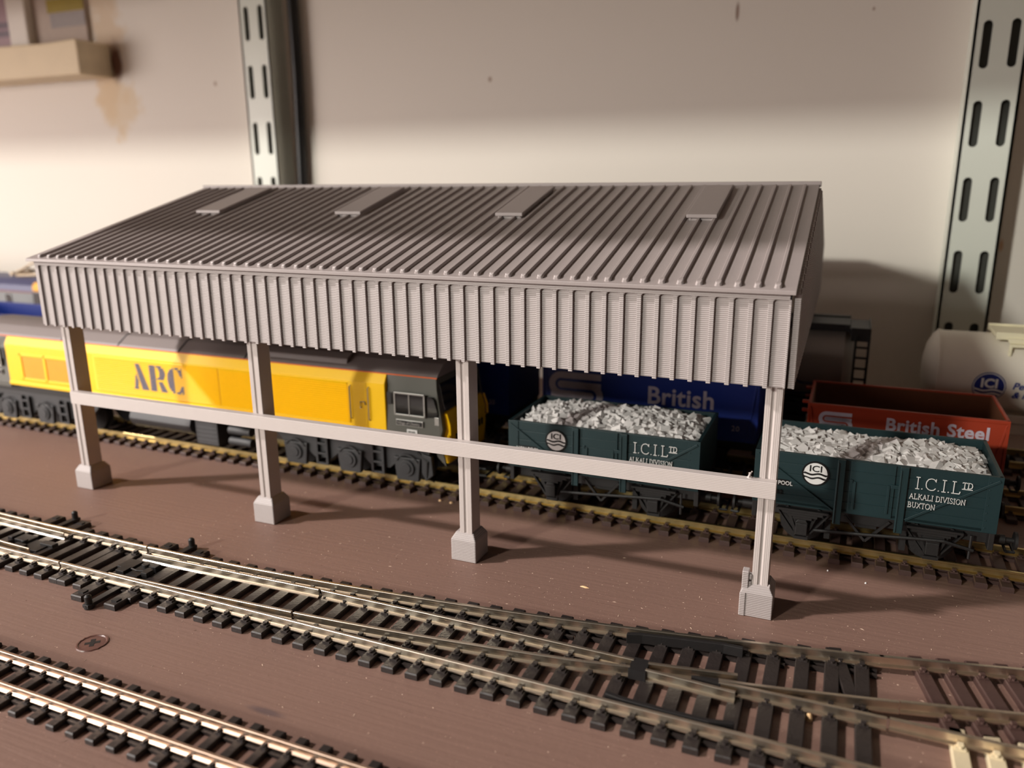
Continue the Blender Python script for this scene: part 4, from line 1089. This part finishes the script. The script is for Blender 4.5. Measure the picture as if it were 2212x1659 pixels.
on_barrel(text_mb('Petrochemicals', 3.7, ex+7.6, ez-.2, -.1, thick=.09, shear=.25), 0, 0, RB, 37.6).build('lettering', 'tankblue', tw)
on_barrel(text_mb('& Plastics Division', 3.7, ex+7.9, ez-3.9, -.1, thick=.09, shear=.25), 0, 0, RB, 37.6).build('lettering', 'tankblue', tw)
# ---- dark grey tank wagon
gw, hl2 = tank_wagon(205.5, 105, 16.2, 37.4, 'tankgrey', 'dirty grey tank wagon with a black end ladder, half hidden beyond the shed', 'tank_wagon', False, 'under_dark')
m = MB(); m.box(-54, 54, -9, 9, 53.2, 54.4); m.box(-54, 54, -12.4, -9, 52.0, 55.0); m.box(-54, 54, 9, 12.4, 52.0, 55.0)
m.build('top_walkway', 'black', gw, bevel=.2)
m = MB(); m.box(54, 61.5, -12, 12, 52.6, 53.4); m.box(54.5, 61.8, -13.6, -11.6, 48.6, 54.0); m.box(61.2, 61.8, -12, 12, 49.6, 54.2); m.strap((52.6, 54.6), (55.6, 50.4), 1.2, -13, -12)
m.build('end_platform', 'black', gw, bevel=.2)
m = MB()
m.box(56.0, 57.0, -14.4, -13.2, 20, 51); m.box(60.8, 61.8, -14.4, -13.2, 20, 51)
for z in (24, 28.4, 32.8, 37.2, 41.6, 45.8): m.box(56, 61.6, -14.2, -13.4, z, z+.9)
m.build('end_ladder', 'black', gw, bevel=.1)
m = MB(); q = MB()
for i in range(10):
    q.prism([(-45+9*i+2, 24), (-45+9*i+11, 24), (-45+9*i+11, 33+3*math.sin(i*1.3)), (-45+9*i+2, 33+3*math.sin(i*1.3-1.3))], 'y', -.1, 0)
qq = MB(); qq.f = q.f; qq.v = [(x, -math.sqrt(max(0, (16.1-y)**2-(z-37.4)**2)), z) for x, y, z in q.v]
qq.build('blue_band', 'navy', gw, label='dark blue band low on the barrel')

# ---- electric locomotive far left
el = empty('electric_locomotive', (-318, yE(-318), 0), TILT)
tag(el, 'dark blue and grey electric locomotive with an orange-yellow cab corner, far left by the wall', 'locomotive')
def ex_(x): return x+340
m = MB(); m.prism([(-16.6, 17), (-17.2, 24), (-17.2, 46.2), (17.2, 46.2), (17.2, 24), (16.6, 17)], 'x', ex_(-456), ex_(-229)); m.build('body_side', 'navygrey', el, bevel=.4)
m = MB(); m.prism([(-17.2, 46.4), (-16.4, 50.6), (-11, 53.8), (0, 54.8), (11, 53.8), (16.4, 50.6), (17.2, 46.4)], 'x', ex_(-456), ex_(-229)); m.build('roof', 'navy', el, bevel=.3)
m = MB(); m.box(ex_(-456), ex_(-229), -17.35, -17.1, 45.8, 46.8); m.box(ex_(-456), ex_(-229), 17.1, 17.35, 45.8, 46.8); m.build('red_line', 'brick_red', el)
m = MB(); m.prism([(ex_(-236.6), 46.8), (ex_(-224.2), 46.8), (ex_(-225), 50.6), (ex_(-228), 52.8), (ex_(-234), 53.0), (ex_(-236.4), 50.4)], 'y', -17.4, 17.4); m.build('cab_brow', 'wasp', el, bevel=1.2, label='orange-yellow cab brow')
m = MB(); m.prism([(ex_(-229.6), 17), (ex_(-222.6), 17), (ex_(-221.8), 34), (ex_(-224.0), 46.8), (ex_(-229.6), 46.8)], 'y', -17.1, 17.1); nz_ = m.build('cab_front', 'wasp', el, bevel=.6)
m = MB(); m.box(ex_(-236), ex_(-227), -17.6, -16.9, 38.6, 46.7); m.build('cab_window', 'glass', nz_, bevel=.2)
m = MB(); m.prism([(ex_(-222.6), 35), (ex_(-221.8), 35), (ex_(-224.2), 43.6), (ex_(-225), 43.6)], 'y', -14.5, 14.5); m.build('windscreen', 'glass', nz_, bevel=.2)
for x in (-262, -290):
    m = MB(); m.box(ex_(x), ex_(x+5.6), -17.5, -17.0, 36, 44.4); m.build('side_window', 'glass', el, bevel=.2)
m = MB()
m.tube([(ex_(-267), -6, 55.8), (ex_(-248), -6, 63.2), (ex_(-230), -6, 66)], .7); m.tube([(ex_(-267), 6, 55.8), (ex_(-248), 6, 63.2), (ex_(-230), 6, 66)], .7)
m.tube([(ex_(-267), -8, 56), (ex_(-267), 8, 56)], 1.2); m.tube([(ex_(-265), -5, 57.2), (ex_(-262), 0, 59.4), (ex_(-265), 5, 57.2)], .8)
m.tube([(ex_(-263), -7, 55), (ex_(-236), -7, 56.6)], .9); m.tube([(ex_(-263), 7, 55), (ex_(-236), 7, 56.6)], .9); m.tube([(ex_(-248), -6, 63), (ex_(-248), 6, 63)], .6); m.tube([(ex_(-230), -11, 66), (ex_(-230), 11, 66)], .8)
m.build('pantograph', 'tan', el, smooth=True)
m = MB(); m.box(ex_(-450), ex_(-232), -13, 13, 11, 17); m.build('frame', 'under_dark', el)
for x in (-425, -395, -290, -260): wheelset(el, ex_(x), 7)

# ================================================================ small things on the board
rnd = random.Random(3)
m = MB()
for i in range(6500):
    u = rnd.random()
    if u < .5: x = rnd.uniform(60, 340); y = rnd.gauss(-14, 14)
    elif u < .75: x = rnd.uniform(-60, 340); y = rnd.uniform(-70, 40)
    else: x = rnd.uniform(40, 300); y = rnd.uniform(-110, -50)
    if y > 38: continue
    on = -58 < y < -8 or y < -84
    r = .045+.12*rnd.random()**3
    a = rnd.uniform(0, 6.28)
    e = rnd.uniform(1, 4.5) if rnd.random() < .6 else 1
    dx, dy = math.cos(a)*r*e, math.sin(a)*r*e; nx, ny = -math.sin(a)*r*.6, math.cos(a)*r*.6
    m.add([(x-dx, y-dy, .01), (x+nx, y+ny, .03+r*.5), (x+dx, y+dy, .01), (x-nx, y-ny, .01)], [(0, 1, 2), (0, 2, 3), (0, 1, 3), (1, 2, 3)])
tag(m.build('dust_specks', 'dust'), 'pale dust and fluff scattered over the brown board', 'dust', None, 'stuff')
def crumb(x, y, a, bb, h, mm, lab, rz=0, name='wood_chip'):
    q = MB(); n = 10; ring0 = []; ring1 = []
    for i in range(n):
        t = 2*PI*i/n; k = rnd.uniform(.75, 1.1); ring0.append((a*k*math.cos(t), bb*k*math.sin(t), 0)); ring1.append((a*.55*k*math.cos(t), bb*.55*k*math.sin(t), h))
    q.loft([ring0, ring1]); o = q.build(name, mm, None, (x, y, 0), rz, smooth=True); return tag(o, lab, 'debris')
crumb(194.5, -1.2, 1.5, .45, .25, 'chipwood', 'thin pale wood chip lying on the board in front of the third post', -.1)
crumb(256.2, -37.5, .9, .9, 1.7, 'chipwood', 'pale orange crumb between the sleepers of the right turnout leg', 0, 'glue_bead')
for i, (x, y, l) in enumerate(((258.2, 34.6, 'white crumb beside the track near the last post'), (268.4, 30.6, 'white crumb on the board in front of the right stone wagon'))):
    crumb(x, y, .35, .35, .3, 'white', l, 0, 'paint_crumb')
crumb(127.2, 39.2, .7, .5, .5, 'chipwood', 'left pale pebble by the sleeper ends below the locomotive cab', 0, 'pebble')
crumb(131.8, 38.9, .7, .6, .5, 'chipwood', 'right pale pebble by the sleeper ends below the locomotive cab', 0, 'pebble')
# painted-over countersunk screw
sr = empty('countersunk_screw', (88.0, -74.3, 0)); tag(sr, 'painted-over cross-head screw set in the board between the near tracks', 'screw')
q = MB(); n = 32; rings = []
for r, z in ((3.9, .0), (3.7, .28), (3.35, .30), (3.1, .08), (2.6, .14), (.05, .16)):
    rings.append([(r*math.cos(2*PI*i/n)*(1+.04*math.sin(3*i)), r*math.sin(2*PI*i/n), z) for i in range(n)])
q.loft(rings, cap=False); q.build('screw_head', 'screw', sr, smooth=True)
q = MB(); q.box(-1.8, 1.8, -.5, .5, .12, .2); q.box(-.55, .55, -1.7, 1.7, .12, .2); q.cyl((0, 0, .12), 'z', .8, .09, 12); q.build('screw_recess', 'black', sr, rz=.7)
